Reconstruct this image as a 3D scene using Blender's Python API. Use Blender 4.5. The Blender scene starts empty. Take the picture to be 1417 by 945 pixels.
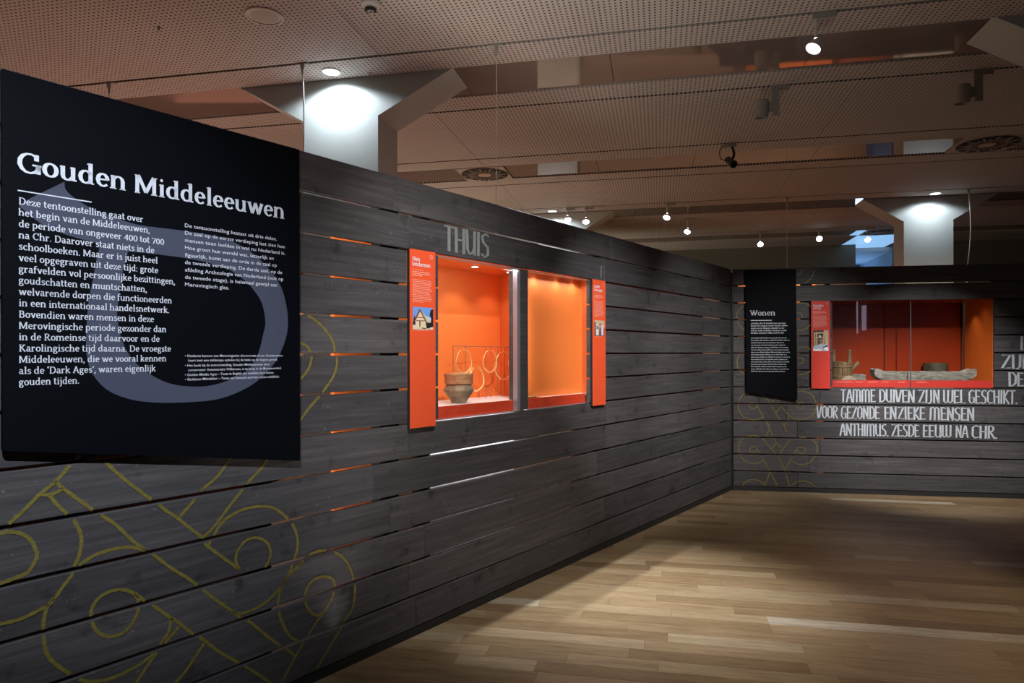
import bpy, bmesh, math, random
from mathutils import Matrix, Vector
from mathutils.geometry import tessellate_polygon
random.seed(7)
PI = math.pi
SC = bpy.context.scene
COL = SC.collection

# ------------------------------------------------------------------ camera, exposure, world
EYE = 1.638
cam_d = bpy.data.cameras.new('camera'); cam = bpy.data.objects.new('camera', cam_d); COL.objects.link(cam)
cam.location = (0, 0, EYE); cam.rotation_euler = (PI/2, 0.0021, 0)
cam_d.sensor_width = 36; cam_d.lens = 950/1417*36; cam_d.shift_y = 16.5/1417; cam_d.clip_start = 0.02; cam_d.clip_end = 100
SC.camera = cam
SC.view_settings.view_transform = 'Standard'; SC.view_settings.look = 'None'
SC.view_settings.gamma = 1; SC.view_settings.use_curve_mapping = False
SC.view_settings.exposure = 0.0
w = bpy.data.worlds.new('world'); SC.world = w; w.use_nodes = True
w.node_tree.nodes['Background'].inputs[0].default_value = (0.55, 0.52, 0.5, 1)
w.node_tree.nodes['Background'].inputs[1].default_value = 0.012

# ------------------------------------------------------------------ frames of reference (metres)
# left wall: s = distance from the corner towards the viewer, o = out of the wall; back wall: -t along x; ceiling grid: p, q
CORNER = Vector((2.616, 8.19, 0))
def frame(origin, ang): return Matrix.Translation(origin) @ Matrix.Rotation(ang, 4, 'Z')
FL = frame(CORNER, math.atan2(-.7980, -.6027))
FB = frame(CORNER, math.radians(180-9.45))
FC = frame(Vector((0, 0, 0)), math.radians(-12.05))
FW = Matrix.Identity(4)
CEIL = 3.838
def PL(s, o, z): return FL @ Vector((s, o, z))
def PB(t, o, z): return FB @ Vector((-t, o, z))
def PC(p, q, z): return FC @ Vector((p, q, z))

# ------------------------------------------------------------------ lights
def aim(o, target):
    d = Vector(target) - o.location
    o.rotation_euler = d.to_track_quat('-Z', 'Y').to_euler()
def spot(loc, target, power, deg, blend=.4, color=(1, 1, 1), size=.03):
    d = bpy.data.lights.new('spot_lamp', 'SPOT'); d.energy = power; d.spot_size = math.radians(deg); d.spot_blend = blend
    d.color = color; d.shadow_soft_size = size
    o = bpy.data.objects.new('spot_lamp', d); COL.objects.link(o); o.location = loc; aim(o, target); return o
def area(loc, target, power, sx, sy, color=(1, 1, 1), spread=180):
    d = bpy.data.lights.new('area_lamp', 'AREA'); d.shape = 'RECTANGLE'; d.size = sx; d.size_y = sy; d.energy = power; d.color = color
    d.spread = math.radians(spread)
    o = bpy.data.objects.new('area_lamp', d); COL.objects.link(o); o.location = loc; aim(o, target); return o
COOL = (.86, .92, 1.0); WARM = (1, .86, .7)
# track spots of the room
spot((-.25, -.2, 3.6), PL(7.05, 0, 1.76), 700, 41, .95, COOL)                       # over the viewer, on the big panel
spot((1.5, 2.6, 3.6), PL(2.7, 0, 1.5), 820, 34, 1, (1, .96, .93))                # on the wall around the left showcase
spot((.4, 2.0, 3.6), PL(4.75, 0, 1.35), 400, 52, 1, (1, .96, .93))
spot((2.9, 4.6, 3.6), PL(1.0, 0, 1.25), 360, 48, 1, (1, .96, .93))  # added fill for the wall towards the corner
spot(PL(4.1, -.10, 3.72), (.75, 4.65, 0), 600, 47, 1, (.97, .98, 1), .012)     # from behind the wall top onto the floor
spot(PL(3.7, -.23, 3.72), (1.05, 4.85, 0), 520, 38, 1, (.97, .98, 1), .012)
spot((3.7, 4.9, 3.6), PB(2.15, 0, .80), 950, 44, 1, (1, .95, .93))                 # on the painted quotation
spot((3.2, 4.9, 3.6), PB(.6, 0, 1.2), 300, 46, 1, (1, .95, .93))
# unseen fill lamps; the first stand in for glow from the orange galleries
area((-3.4, 6.2, 1.2), (-2.6, 5.0, 3.8), 35, 2.0, 1.5, (1, .60, .47))
area((.6, 9.6, 1.2), (.4, 8.3, 3.8), 9, 3.0, 1.5, (1, .5, .3))
area((-1.6, 9.7, 1.5), (-.2, 10.0, 3.8), 36, 1.2, 1.2, (1, .78, .60))
area((.8, 14.3, 1.2), (1.5, 14.0, 3.8), 32, 1.4, 1.4, (1, .84, .66))  # added fill for the ceiling of the far space
area((5.5, 3.0, .6), (4.0, 4.5, 3.8), 1.5, 3, 3, (1, .85, .7))  # added uplight for the ceiling at the right of the room
area((-.3, 2.6, .5), (.0, 3.9, 3.8), 14, 1.6, 1.6, (1, .93, .87), 75)  # added uplight for the ceiling near the viewer
area((4.0, 1.2, 3.7), (3.2, 4.6, 0), 40, 2.5, 2.5, (1, .84, .64), 75)  # added overhead fill for the floor and the walls
area((5.4, 9.0, 2.35), (5.6, 11, .4), 22, 4, .4, (1, .75, .55))  # added to light the fronts of the hidden cabinets
area((2.6, 10.9, 2.5), (2.6, 12.2, .8), 46, 6, 2.5, (1, .78, .6))  # added over the hidden gallery so the ceiling strips reflect something brighter
area((-3.2, 8.4, 2.5), (-3.2, 8.5, 0), 50, 3, 3, (1, .72, .6))  # added fill over the hidden gallery at the left

# ------------------------------------------------------------------ materials
def mat(name, base=(.5, .5, .5), rough=.5, metal=0., emit=None, es=1., build=None, spec=None):
    m = bpy.data.materials.new(name); m.use_nodes = True
    nt = m.node_tree; b = nt.nodes['Principled BSDF']
    b.inputs['Base Color'].default_value = (*base, 1); b.inputs['Roughness'].default_value = rough; b.inputs['Metallic'].default_value = metal
    if spec is not None: b.inputs['Specular IOR Level'].default_value = spec
    if emit: b.inputs['Emission Color'].default_value = (*emit, 1); b.inputs['Emission Strength'].default_value = es
    if build: build(nt, b)
    return m
def N(nt, t, **k):
    n = nt.nodes.new(t)
    for a, v in k.items(): setattr(n, a, v)
    return n
def ramp(nt, fac, stops):
    r = N(nt, 'ShaderNodeValToRGB'); nt.links.new(fac, r.inputs[0]); e = r.color_ramp.elements
    while len(e) < len(stops): e.new(.5)
    for i, (p, c) in enumerate(stops): e[i].position = p; e[i].color = (*c, 1)
    return r.outputs[0]
def coords(nt, scale, rand=0.):
    tc = N(nt, 'ShaderNodeTexCoord'); mp = N(nt, 'ShaderNodeMapping'); mp.inputs['Scale'].default_value = scale
    nt.links.new(tc.outputs['Object'], mp.inputs[0])
    if rand:
        oi = N(nt, 'ShaderNodeObjectInfo'); mu = N(nt, 'ShaderNodeMath', operation='MULTIPLY'); mu.inputs[1].default_value = rand
        nt.links.new(oi.outputs['Random'], mu.inputs[0]); nt.links.new(mu.outputs[0], mp.inputs['Location'])
    return mp.outputs[0]
def noise(nt, vec, sc, det=4, rough=.6, dist=0.):
    n = N(nt, 'ShaderNodeTexNoise'); n.inputs['Scale'].default_value = sc; n.inputs['Detail'].default_value = det
    n.inputs['Roughness'].default_value = rough; n.inputs['Distortion'].default_value = dist
    nt.links.new(vec, n.inputs['Vector']); return n.outputs[0]
def mix(nt, a, b, fac, mode='MIX'):
    m = N(nt, 'ShaderNodeMix', data_type='RGBA', blend_type=mode)
    for sock, v in ((m.inputs[0], fac), (m.inputs[6], a), (m.inputs[7], b)):
        if isinstance(v, (int, float)): sock.default_value = v
        elif isinstance(v, tuple): sock.default_value = (*v, 1)
        else: nt.links.new(v, sock)
    return m.outputs[2]
def bump(nt, b, h, st, dist=.002):
    n = N(nt, 'ShaderNodeBump'); n.inputs['Strength'].default_value = st; n.inputs['Distance'].default_value = dist
    nt.links.new(h, n.inputs['Height']); nt.links.new(n.outputs[0], b.inputs['Normal'])

def plank_build(nt, b):
    v = coords(nt, (1, 1, 22), 37.)
    g = noise(nt, v, 2.0, 9, .66, .12)
    c = ramp(nt, g, [(.25, (.034, .0325, .035)), (.5, (.060, .058, .062)), (.66, (.086, .081, .085)), (.80, (.15, .14, .138))])
    v2 = coords(nt, (1, 1, 1.0), 11.)
    k = noise(nt, v2, 7.5, 3, .6)
    kn = ramp(nt, k, [(.60, (1, 1, 1)), (.74, (.42, .42, .43))])
    oi = N(nt, 'ShaderNodeObjectInfo')
    tone = ramp(nt, oi.outputs['Random'], [(0, (.78, .78, .8)), (1, (1.18, 1.15, 1.14))])
    c = mix(nt, c, kn, 1., 'MULTIPLY'); c = mix(nt, c, tone, 1., 'MULTIPLY')
    v3 = coords(nt, (9, 1, 9), 5.)
    sc = noise(nt, v3, 5, 2, .5)
    s2 = ramp(nt, sc, [(.70, (0, 0, 0)), (.78, (.07, .07, .07))])
    c = mix(nt, c, s2, 1., 'ADD')
    nt.links.new(c, b.inputs['Base Color'])
    bump(nt, b, g, .35, .003)
PLANK = mat('dark_stained_plank', rough=.62, spec=.4, build=plank_build)
def floor_build(nt, b):
    v = coords(nt, (1, 9, 1), 53.)
    g = noise(nt, v, 3.0, 8, .6, .35)
    g2 = noise(nt, v, 14, 3, .6)
    oi = N(nt, 'ShaderNodeObjectInfo')
    base = ramp(nt, oi.outputs['Random'], [(0, (.170, .113, .058)), (.2, (.203, .140, .073)), (.5, (.235, .166, .091)), (.8, (.262, .192, .110)), (.97, (.29, .225, .135)), (1, (.38, .34, .27))])
    base.node.color_ramp.interpolation = 'LINEAR'
    tex = ramp(nt, g, [(.3, (.72, .68, .64)), (.5, (1, 1, 1)), (.72, (1.22, 1.22, 1.22))])
    c = mix(nt, base, tex, 1., 'MULTIPLY')
    t2 = ramp(nt, g2, [(.35, (.86, .84, .82)), (.6, (1.05, 1.05, 1.05))]); c = mix(nt, c, t2, 1., 'MULTIPLY')
    nt.links.new(c, b.inputs['Base Color']); bump(nt, b, g, .12, .001)
FLOOR = mat('oiled_oak', rough=.42, build=floor_build)
def perf_build(nt, b):
    v = coords(nt, (1/.035, 1/.035, 1))
    s = N(nt, 'ShaderNodeSeparateXYZ'); nt.links.new(v, s.inputs[0])
    outs = []
    for i in (0, 1):
        f = N(nt, 'ShaderNodeMath', operation='FRACT'); nt.links.new(s.outputs[i], f.inputs[0])
        g = N(nt, 'ShaderNodeMath', operation='SUBTRACT'); nt.links.new(f.outputs[0], g.inputs[0]); g.inputs[1].default_value = .5
        h = N(nt, 'ShaderNodeMath', operation='POWER'); nt.links.new(g.outputs[0], h.inputs[0]); h.inputs[1].default_value = 2
        outs.append(h.outputs[0])
    a = N(nt, 'ShaderNodeMath', operation='ADD'); nt.links.new(outs[0], a.inputs[0]); nt.links.new(outs[1], a.inputs[1])
    c = ramp(nt, a.outputs[0], [(.040, (.030, .022, .020)), (.056, (.46, .42, .385))])
    v2 = coords(nt, (1, 1, 1)); n = noise(nt, v2, .9, 3)
    c = mix(nt, c, ramp(nt, n, [(.3, (.88, .87, .86)), (.7, (1, 1, 1))]), 1., 'MULTIPLY')
    nt.links.new(c, b.inputs['Base Color']); bump(nt, b, a.outputs[0], .25, .004)
PERF = mat('perforated_gypsum', rough=.8, build=perf_build)
def rough_build(lo, hi, sc=6., st=(1, 1, 1)):
    def f(nt, b):
        v = coords(nt, st, 3.); n = noise(nt, v, sc, 4)
        nt.links.new(ramp(nt, n, [(.3, lo), (.7, hi)]), b.inputs['Base Color']); bump(nt, b, n, .15)
    return f
GLOSSY = mat('mirror_ceiling_panel', (.36, .33, .31), .04, .6, build=lambda nt, b: nt.links.new(ramp(nt, noise(nt, coords(nt, (1, 1, 1)), .8, 2), [(.3, (.38, .30, .26)), (.7, (.46, .38, .34))]), b.inputs['Base Color']))
GLOSSYB = mat('grey_ceiling_panel', (.2, .2, .19), .35, .1)
SLOT = mat('black_slot', (.006, .006, .006), .8)
BLACK = mat('black_timber', rough=.8, build=rough_build((.006, .006, .006), (.012, .011, .011)))
BASEM = mat('baseboard_black', rough=.6, build=rough_build((.009, .010, .011), (.016, .017, .018)))
def panel_build(nt, b):
    v = coords(nt, (30, 30, 30)); n = noise(nt, v, 12, 2)
    nt.links.new(ramp(nt, n, [(.3, (.0008, .0014, .0028)), (.7, (.0024, .0034, .0062))]), b.inputs['Base Color']); bump(nt, b, n, .5, .0008)
INK = mat('blue_black_print', rough=.6, build=panel_build, spec=.08)
LETTER = mat('white_lettering', (.62, .66, .74), .6)
EMBLEM = mat('slate_print', (.062, .070, .108), .6, spec=.1)
GOLD = mat('gold_paint', rough=.5, build=rough_build((.115, .095, .018), (.22, .185, .045), 30., (1, 1, 6)))
CHALK = mat('chalk_paint', rough=.8, build=rough_build((.24, .27, .30), (.62, .69, .76), 60., (1, 1, 3)))
CHALKD = mat('grey_brush_paint', rough=.8, build=rough_build((.13, .15, .15), (.27, .30, .30), 60., (1, 1, 3)))
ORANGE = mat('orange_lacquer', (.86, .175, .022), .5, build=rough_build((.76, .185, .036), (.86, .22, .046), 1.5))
REDOR = mat('red_orange_lacquer', (.62, .055, .018), .45)
SIGN = mat('orange_print', (.72, .085, .025), .5)
SIGNR = mat('red_print', (.60, .035, .018), .5)
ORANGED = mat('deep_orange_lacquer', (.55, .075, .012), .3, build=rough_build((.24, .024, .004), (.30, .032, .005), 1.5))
WHITEF = mat('white_board', (.8, .79, .77), .5)
WHITEP = mat('white_plastic', (.55, .54, .52), .5)
GREYP = mat('grey_plastic', (.30, .30, .27), .5)
ALU = mat('brushed_aluminium', (.42, .43, .48), .35, .6)
STEEL = mat('steel_wire', (.20, .19, .18), .4, .5)
GOLDM = mat('gold_metal', (1, .82, .42), .32, .55)
COLM = mat('column_paint', rough=.7, build=rough_build((.40, .43, .41), (.46, .49, .47), .8))
WALLM = mat('far_wall_paint', rough=.85, build=rough_build((.12, .115, .085), (.15, .145, .11), .5))
LAMPON = mat('lamp_glow', (1, 1, 1), .5, emit=(.88, .93, 1), es=7)
TUBE = mat('tube_glow', (1, 1, 1), .5, emit=(1, .82, .78), es=4)
SKYBLUE = mat('blue_window_light', (.1, .1, .1), .5, emit=(.16, .36, .72), es=.9)
PALEBLUE = mat('pale_window_light', (.1, .1, .1), .5, emit=(.34, .56, .85), es=1.1)
PALEC = mat('painted_window_glow', (.1, .1, .1), .5, emit=(.24, .46, .76), es=1.05)  # emission in place of blue window light falling on the ceiling
RUBBER = mat('black_plastic', (.008, .008, .009), .35)
def glass_mat():
    m = bpy.data.materials.new('clear_glass'); m.use_nodes = True; nt = m.node_tree
    nt.nodes.remove(nt.nodes['Principled BSDF'])
    t = N(nt, 'ShaderNodeBsdfTransparent'); g = N(nt, 'ShaderNodeBsdfGlossy'); g.inputs['Roughness'].default_value = .01
    f = N(nt, 'ShaderNodeFresnel'); f.inputs[0].default_value = 1.45; mx = N(nt, 'ShaderNodeMixShader')
    ge = N(nt, 'ShaderNodeNewGeometry'); iv = N(nt, 'ShaderNodeMath', operation='SUBTRACT'); iv.inputs[0].default_value = 1
    nt.links.new(ge.outputs['Backfacing'], iv.inputs[1]); mu = N(nt, 'ShaderNodeMath', operation='MULTIPLY')
    nt.links.new(iv.outputs[0], mu.inputs[0]); nt.links.new(f.outputs[0], mu.inputs[1])
    nt.links.new(mu.outputs[0], mx.inputs[0]); nt.links.new(t.outputs[0], mx.inputs[1]); nt.links.new(g.outputs[0], mx.inputs[2])
    nt.links.new(mx.outputs[0], nt.nodes['Material Output'].inputs[0]); return m
GLASS = glass_mat()

# ------------------------------------------------------------------ mesh helpers
class MB:
    def __init__(s): s.v = []; s.f = []; s.m = []
    def poly(s, pts, mi=0):
        b = len(s.v); s.v += [tuple(p) for p in pts]; s.f.append(tuple(range(b, b+len(pts)))); s.m.append(mi)
    def box(s, x0, x1, y0, y1, z0, z1, mi=0, ch=0.):
        if x0 > x1: x0, x1 = x1, x0
        if y0 > y1: y0, y1 = y1, y0
        b = len(s.v)
        if not ch:
            s.v += [(x, y, z) for x in (x0, x1) for y in (y0, y1) for z in (z0, z1)]
            F = [(0, 1, 3, 2), (4, 6, 7, 5), (0, 4, 5, 1), (2, 3, 7, 6), (0, 2, 6, 4), (1, 5, 7, 3)]
        else:   # eased edges on the outer (+y) side, both along the length and at the ends
            s.v += [(x, y0, z) for x in (x0, x1) for z in (z0, z1)]
            s.v += [(x, y1-ch, z) for x in (x0, x1) for z in (z0, z1)]
            s.v += [(x, y1, z) for x in (x0+ch*.6, x1-ch*.6) for z in (z0+ch, z1-ch)]
            F = [(0, 2, 3, 1), (0, 1, 5, 4), (2, 6, 7, 3), (0, 4, 6, 2), (1, 3, 7, 5),
                 (4, 5, 9, 8), (6, 10, 11, 7), (4, 8, 10, 6), (5, 7, 11, 9), (8, 9, 11, 10)]
        for q in F: s.f.append(tuple(b+i for i in q)); s.m.append(mi)
    def prism(s, pts, y0, y1, mi=0, ax='y'):      # outline (x, z) extruded along y
        b = len(s.v); n = len(pts)
        for y in (y0, y1): s.v += [(p[0], y, p[1]) if ax == 'y' else (p[0], p[1], y) for p in pts]
        s.f.append(tuple(b+i for i in range(n))); s.m.append(mi)
        s.f.append(tuple(b+n+i for i in reversed(range(n)))); s.m.append(mi)
        for i in range(n):
            j = (i+1) % n; s.f.append((b+i, b+n+i, b+n+j, b+j)); s.m.append(mi)
    def lathe(s, prof, c=(0, 0, 0), n=24, mi=0, mtx=None, sx=1., sy=1.):
        b = len(s.v)
        for r, z in prof:
            for k in range(n):
                a = 2*PI*k/n; v = Vector((r*math.cos(a)*sx, r*math.sin(a)*sy, z))
                if mtx: v = mtx @ v
                s.v.append((v.x+c[0], v.y+c[1], v.z+c[2]))
        for i in range(len(prof)-1):
            for k in range(n):
                l = (k+1) % n; s.f.append((b+i*n+k, b+i*n+l, b+(i+1)*n+l, b+(i+1)*n+k)); s.m.append(mi)
        if prof[0][0] > 1e-5: s.f.append(tuple(b+k for k in reversed(range(n)))); s.m.append(mi)
        if prof[-1][0] > 1e-5: s.f.append(tuple(b+(len(prof)-1)*n+k for k in range(n))); s.m.append(mi)
    def tube(s, pts, r, n=8, mi=0):
        pts = [Vector(p) for p in pts]; b = len(s.v)
        for i, p in enumerate(pts):
            t = (pts[min(i+1, len(pts)-1)]-pts[max(i-1, 0)]).normalized()
            u = t.orthogonal().normalized() if i == 0 else (u-t*u.dot(t)).normalized()
            w_ = t.cross(u)
            rr = r[i] if isinstance(r, list) else r
            for k in range(n):
                a = 2*PI*k/n; s.v.append(tuple(p+u*(rr*math.cos(a))+w_*(rr*math.sin(a))))
        for i in range(len(pts)-1):
            for k in range(n):
                l = (k+1) % n; s.f.append((b+i*n+k, b+i*n+l, b+(i+1)*n+l, b+(i+1)*n+k)); s.m.append(mi)
        s.f.append(tuple(b+k for k in reversed(range(n)))); s.m.append(mi)
        s.f.append(tuple(b+(len(pts)-1)*n+k for k in range(n))); s.m.append(mi)
    def mesh(s, name, mats, base=(0, 0, 0), smooth=False):
        me = bpy.data.meshes.new(name)
        bx, by, bz = base
        me.from_pydata([(x-bx, y-by, z-bz) for x, y, z in s.v], [], s.f)
        for m_ in (mats if isinstance(mats, (list, tuple)) else [mats]): me.materials.append(m_)
        me.polygons.foreach_set('material_index', s.m)
        if smooth: me.polygons.foreach_set('use_smooth', [True]*len(s.f))
        me.update()
        bm = bmesh.new(); bm.from_mesh(me); bmesh.ops.recalc_face_normals(bm, faces=bm.faces) if smooth or len(s.f) > 5 else None
        bm.to_mesh(me); bm.free()
        if smooth: me.set_sharp_from_angle(angle=math.radians(38))
        return me
BASES = {}
def link(name, data, parent=None, fr=None, base=(0, 0, 0)):
    o = bpy.data.objects.new(name, data); COL.objects.link(o)
    if parent: o.parent = parent
    else: o.matrix_world = fr @ Matrix.Translation(base); BASES[o.name] = base
    return o
def top_of(o):
    while o.parent: o = o.parent
    return o
def part(name, mb, m_, parent, smooth=False):
    return link(name, mb.mesh(name, m_, BASES[top_of(parent).name], smooth), parent)
def empty(name, fr, base=(0, 0, 0)): return link(name, None, None, fr, base)
def tag(o, label=None, cat=None, group=None, kind=None):
    for k, v in (('label', label), ('category', cat), ('group', group), ('kind', kind)):
        if v: o[k] = v
    return o
def thing(name, fr, base, label, cat, group=None): return tag(empty(name, fr, base), label, cat, group)
def single(name, mb, m_, fr, base, label=None, cat=None, group=None, smooth=False, kind=None):
    o = link(name, mb.mesh(name, m_, base, smooth), None, fr, base)
    return tag(o, label, cat, group, kind)

ORN = {"LO":[[[7.034,1.259],[7.067,1.226],[7.116,1.172],[7.164,1.136],[7.208,1.092],[7.26,1.047],[7.285,1.027]],[[7.116,1.177],[7.091,1.145],[6.99,1.047],[6.913,0.978],[6.85,0.903],[6.795,0.847],[6.761,0.819],[6.691,0.749],[6.631,0.698],[6.581,0.649],[6.55,0.616],[6.494,0.56],[6.427,0.496],[6.379,0.449],[6.336,0.417],[6.256,0.332],[6.172,0.247],[6.133,0.216],[6.093,0.174]],[[7.16,1.132],[7.133,1.128],[7.11,1.134],[7.091,1.145]],[[7.135,1.126],[7.11,1.087],[7.077,1.047],[7.053,1.016],[7.034,0.969],[7.03,0.931],[7.039,0.88],[7.058,0.842],[7.063,0.817],[7.092,0.782],[7.129,0.735],[7.174,0.717],[7.231,0.704],[7.285,0.706],[7.31,0.711]],[[7.12,0.748],[7.142,0.723],[7.154,0.675],[7.154,0.613],[7.143,0.552],[7.111,0.499],[7.059,0.443],[7.016,0.405],[6.956,0.385],[6.899,0.383],[6.829,0.394],[6.773,0.417],[6.733,0.456],[6.703,0.493],[6.694,0.54]],[[7.054,0.84],[6.995,0.869],[6.944,0.879],[6.882,0.879],[6.828,0.864],[6.795,0.847]],[[7.309,1.012],[7.285,1.019],[7.251,1.017],[7.221,1.004],[7.195,0.978],[7.18,0.944],[7.174,0.917],[7.185,0.889],[7.204,0.863],[7.243,0.853],[7.285,0.847],[7.309,0.856]],[[6.994,1.287],[6.946,1.224],[6.887,1.157],[6.833,1.104],[6.772,1.048],[6.743,1.022],[6.702,0.983],[6.664,0.952],[6.621,0.908],[6.555,0.845],[6.539,0.811],[6.474,0.749],[6.385,0.667]],[[6.398,1.215],[6.439,1.16],[6.493,1.098],[6.565,1.05],[6.602,1.007],[6.661,0.952]],[[6.208,1.194],[6.254,1.129],[6.284,1.1],[6.349,1.047],[6.374,1.019],[6.44,0.953],[6.5,0.889],[6.555,0.848]],[[6.53,0.809],[6.507,0.847],[6.467,0.895],[6.412,0.923],[6.342,0.936],[6.262,0.929],[6.201,0.907],[6.131,0.846],[6.095,0.794],[6.077,0.735],[6.082,0.68],[6.104,0.63],[6.124,0.584],[6.179,0.524],[6.248,0.482],[6.314,0.466],[6.379,0.467],[6.427,0.49]],[[6.385,0.667],[6.403,0.716],[6.389,0.758],[6.35,0.791],[6.299,0.791],[6.255,0.767],[6.229,0.728],[6.229,0.681],[6.255,0.644]],[[6.043,0.623],[6.092,0.596],[6.14,0.561],[6.171,0.521],[6.186,0.464],[6.181,0.409],[6.156,0.34],[6.117,0.272],[6.068,0.239]],[[6.092,0.586],[6.051,0.621],[6.001,0.647],[5.923,0.647],[5.843,0.614],[5.788,0.568],[5.75,0.506],[5.733,0.454],[5.722,0.413],[5.73,0.325],[5.751,0.286],[5.798,0.248],[5.817,0.217],[5.889,0.146],[5.968,0.066]],[[5.852,0.441],[5.87,0.49],[5.932,0.517],[5.993,0.511],[6.031,0.469],[6.031,0.412],[6.001,0.358],[5.959,0.331],[5.915,0.343],[5.871,0.395],[5.852,0.441]],[[5.924,0.335],[5.976,0.29],[6.027,0.239],[6.044,0.22],[6.093,0.168],[6.165,0.077]],[[6.823,0.646],[6.834,0.678],[6.861,0.702],[6.898,0.718],[6.94,0.718],[6.975,0.701],[6.995,0.669],[6.995,0.631],[6.981,0.588],[6.95,0.554],[6.914,0.542],[6.877,0.546],[6.845,0.573],[6.826,0.612],[6.823,0.646]],[[6.839,0.688],[6.806,0.653],[6.75,0.601],[6.691,0.54],[6.683,0.537],[6.597,0.444],[6.56,0.413],[6.482,0.33],[6.386,0.246],[6.315,0.181],[6.226,0.094]],[[6.662,0.497],[6.692,0.471],[6.75,0.421],[6.796,0.373],[6.834,0.328]],[[6.55,0.391],[6.585,0.354],[6.635,0.299],[6.677,0.268]],[[6.132,1.861],[6.08,1.845],[6.014,1.826],[5.955,1.797],[5.899,1.749],[5.861,1.695],[5.851,1.648],[5.837,1.593],[5.861,1.523],[5.918,1.455],[5.946,1.426],[6.011,1.368],[6.064,1.312],[6.108,1.286]],[[6.081,1.7],[6.059,1.693],[6.019,1.674],[5.994,1.633],[6.001,1.587],[6.028,1.543],[6.059,1.517],[6.081,1.507]]],"BO":[[[0.361,1.137],[0.222,1.173],[0.124,1.135],[0.079,1.033],[0.089,0.96],[0.138,0.881],[0.221,0.848],[0.319,0.854],[0.353,0.884]],[[0.298,1.021],[0.236,1.049],[0.201,1.02],[0.222,0.984],[0.27,0.984],[0.298,1.021]],[[0.284,1.035],[0.347,0.905],[0.429,0.747],[0.512,0.575],[0.567,0.504]],[[0.361,1.137],[0.43,1.065],[0.512,0.907],[0.595,0.779],[0.615,0.7]],[[0.506,1.11],[0.568,1.009],[0.65,0.902],[0.731,0.864],[0.827,0.861],[0.908,0.905],[0.956,0.999],[0.942,1.085],[0.895,1.156],[0.8,1.191],[0.732,1.176]],[[0.568,1.009],[0.505,0.929]],[[0.656,0.895],[0.622,0.837],[0.594,0.764]],[[0.506,1.11],[0.458,1.051]],[[0.705,1.061],[0.732,1.011],[0.786,0.983],[0.82,1.019],[0.8,1.055],[0.759,1.054]],[[0.402,0.826],[0.436,0.747],[0.388,0.652]],[[0.374,0.616],[0.304,0.651],[0.235,0.657],[0.151,0.634],[0.095,0.567],[0.088,0.479],[0.116,0.393],[0.193,0.336],[0.29,0.331],[0.359,0.362]],[[0.304,0.484],[0.263,0.527],[0.214,0.504],[0.214,0.468],[0.262,0.461],[0.304,0.498]],[[0.304,0.484],[0.373,0.355],[0.442,0.226],[0.524,0.063]],[[0.36,0.616],[0.456,0.502],[0.525,0.416],[0.594,0.274],[0.655,0.074]],[[0.505,0.575],[0.456,0.502]],[[0.512,0.582],[0.567,0.511]],[[0.69,0.363],[0.758,0.328],[0.853,0.338],[0.934,0.411],[0.968,0.512],[0.935,0.598],[0.867,0.639],[0.786,0.645],[0.676,0.621],[0.594,0.519],[0.539,0.424]],[[0.731,0.493],[0.758,0.529],[0.819,0.524],[0.833,0.488],[0.785,0.458],[0.731,0.493]],[[0.731,0.493],[0.676,0.391],[0.607,0.26]],[[0.435,0.226],[0.38,0.065]],[[0.122,0.058],[0.178,0.118],[0.262,0.135],[0.331,0.115],[0.386,0.066]],[[0.675,0.074],[0.73,0.119],[0.812,0.136],[0.88,0.116],[0.94,0.075]],[[0.173,2.219],[0.087,2.149],[0.062,2.061],[0.087,1.972],[0.164,1.9]],[[0.172,1.678],[0.086,1.599],[0.066,1.528],[0.086,1.439],[0.171,1.377]],[[0.728,2.22],[0.827,2.219],[0.901,2.174],[0.943,2.086],[0.934,1.999],[0.893,1.964],[0.827,1.912],[0.744,1.896]],[[0.744,2.106],[0.785,2.097],[0.802,2.061],[0.777,2.035],[0.744,2.036]],[[0.752,1.703],[0.843,1.703],[0.9,1.667],[0.942,1.58],[0.933,1.475],[0.892,1.423],[0.826,1.388],[0.751,1.379]],[[0.751,1.58],[0.801,1.571],[0.813,1.536],[0.776,1.51],[0.751,1.514]],[[0.935,2.61],[0.91,2.523],[0.828,2.446]],[[0.745,2.561],[0.786,2.578],[0.795,2.613]]],"EO":[[[7.101,2.265],[7.098,2.238],[7.069,2.212],[7.012,2.183],[6.944,2.166],[6.85,2.147],[6.716,2.148],[6.626,2.149],[6.532,2.147],[6.432,2.129],[6.338,2.088],[6.262,2.027],[6.2,1.953],[6.171,1.865],[6.162,1.784],[6.177,1.703],[6.229,1.603],[6.329,1.512],[6.434,1.464],[6.533,1.441],[6.673,1.438],[6.786,1.445],[6.883,1.465],[6.961,1.505],[7.009,1.564],[7.027,1.62],[7.031,1.683],[7.027,1.779],[7.02,1.851],[7.008,1.915],[6.994,1.997],[6.988,2.05],[7.044,2.063],[7.111,2.077],[7.172,2.099],[7.23,2.143],[7.238,2.16],[7.185,2.203]],[[6.882,2.038],[6.75,2.039],[6.626,2.035],[6.532,2.024],[6.453,2.004],[6.381,1.963],[6.328,1.912],[6.295,1.858],[6.282,1.78],[6.29,1.741],[6.318,1.643],[6.361,1.576],[6.433,1.535],[6.533,1.505],[6.627,1.502],[6.717,1.517],[6.785,1.549],[6.843,1.593],[6.883,1.643],[6.91,1.709],[6.922,1.783],[6.92,1.824],[6.91,1.907],[6.898,1.974]]]}
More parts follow.
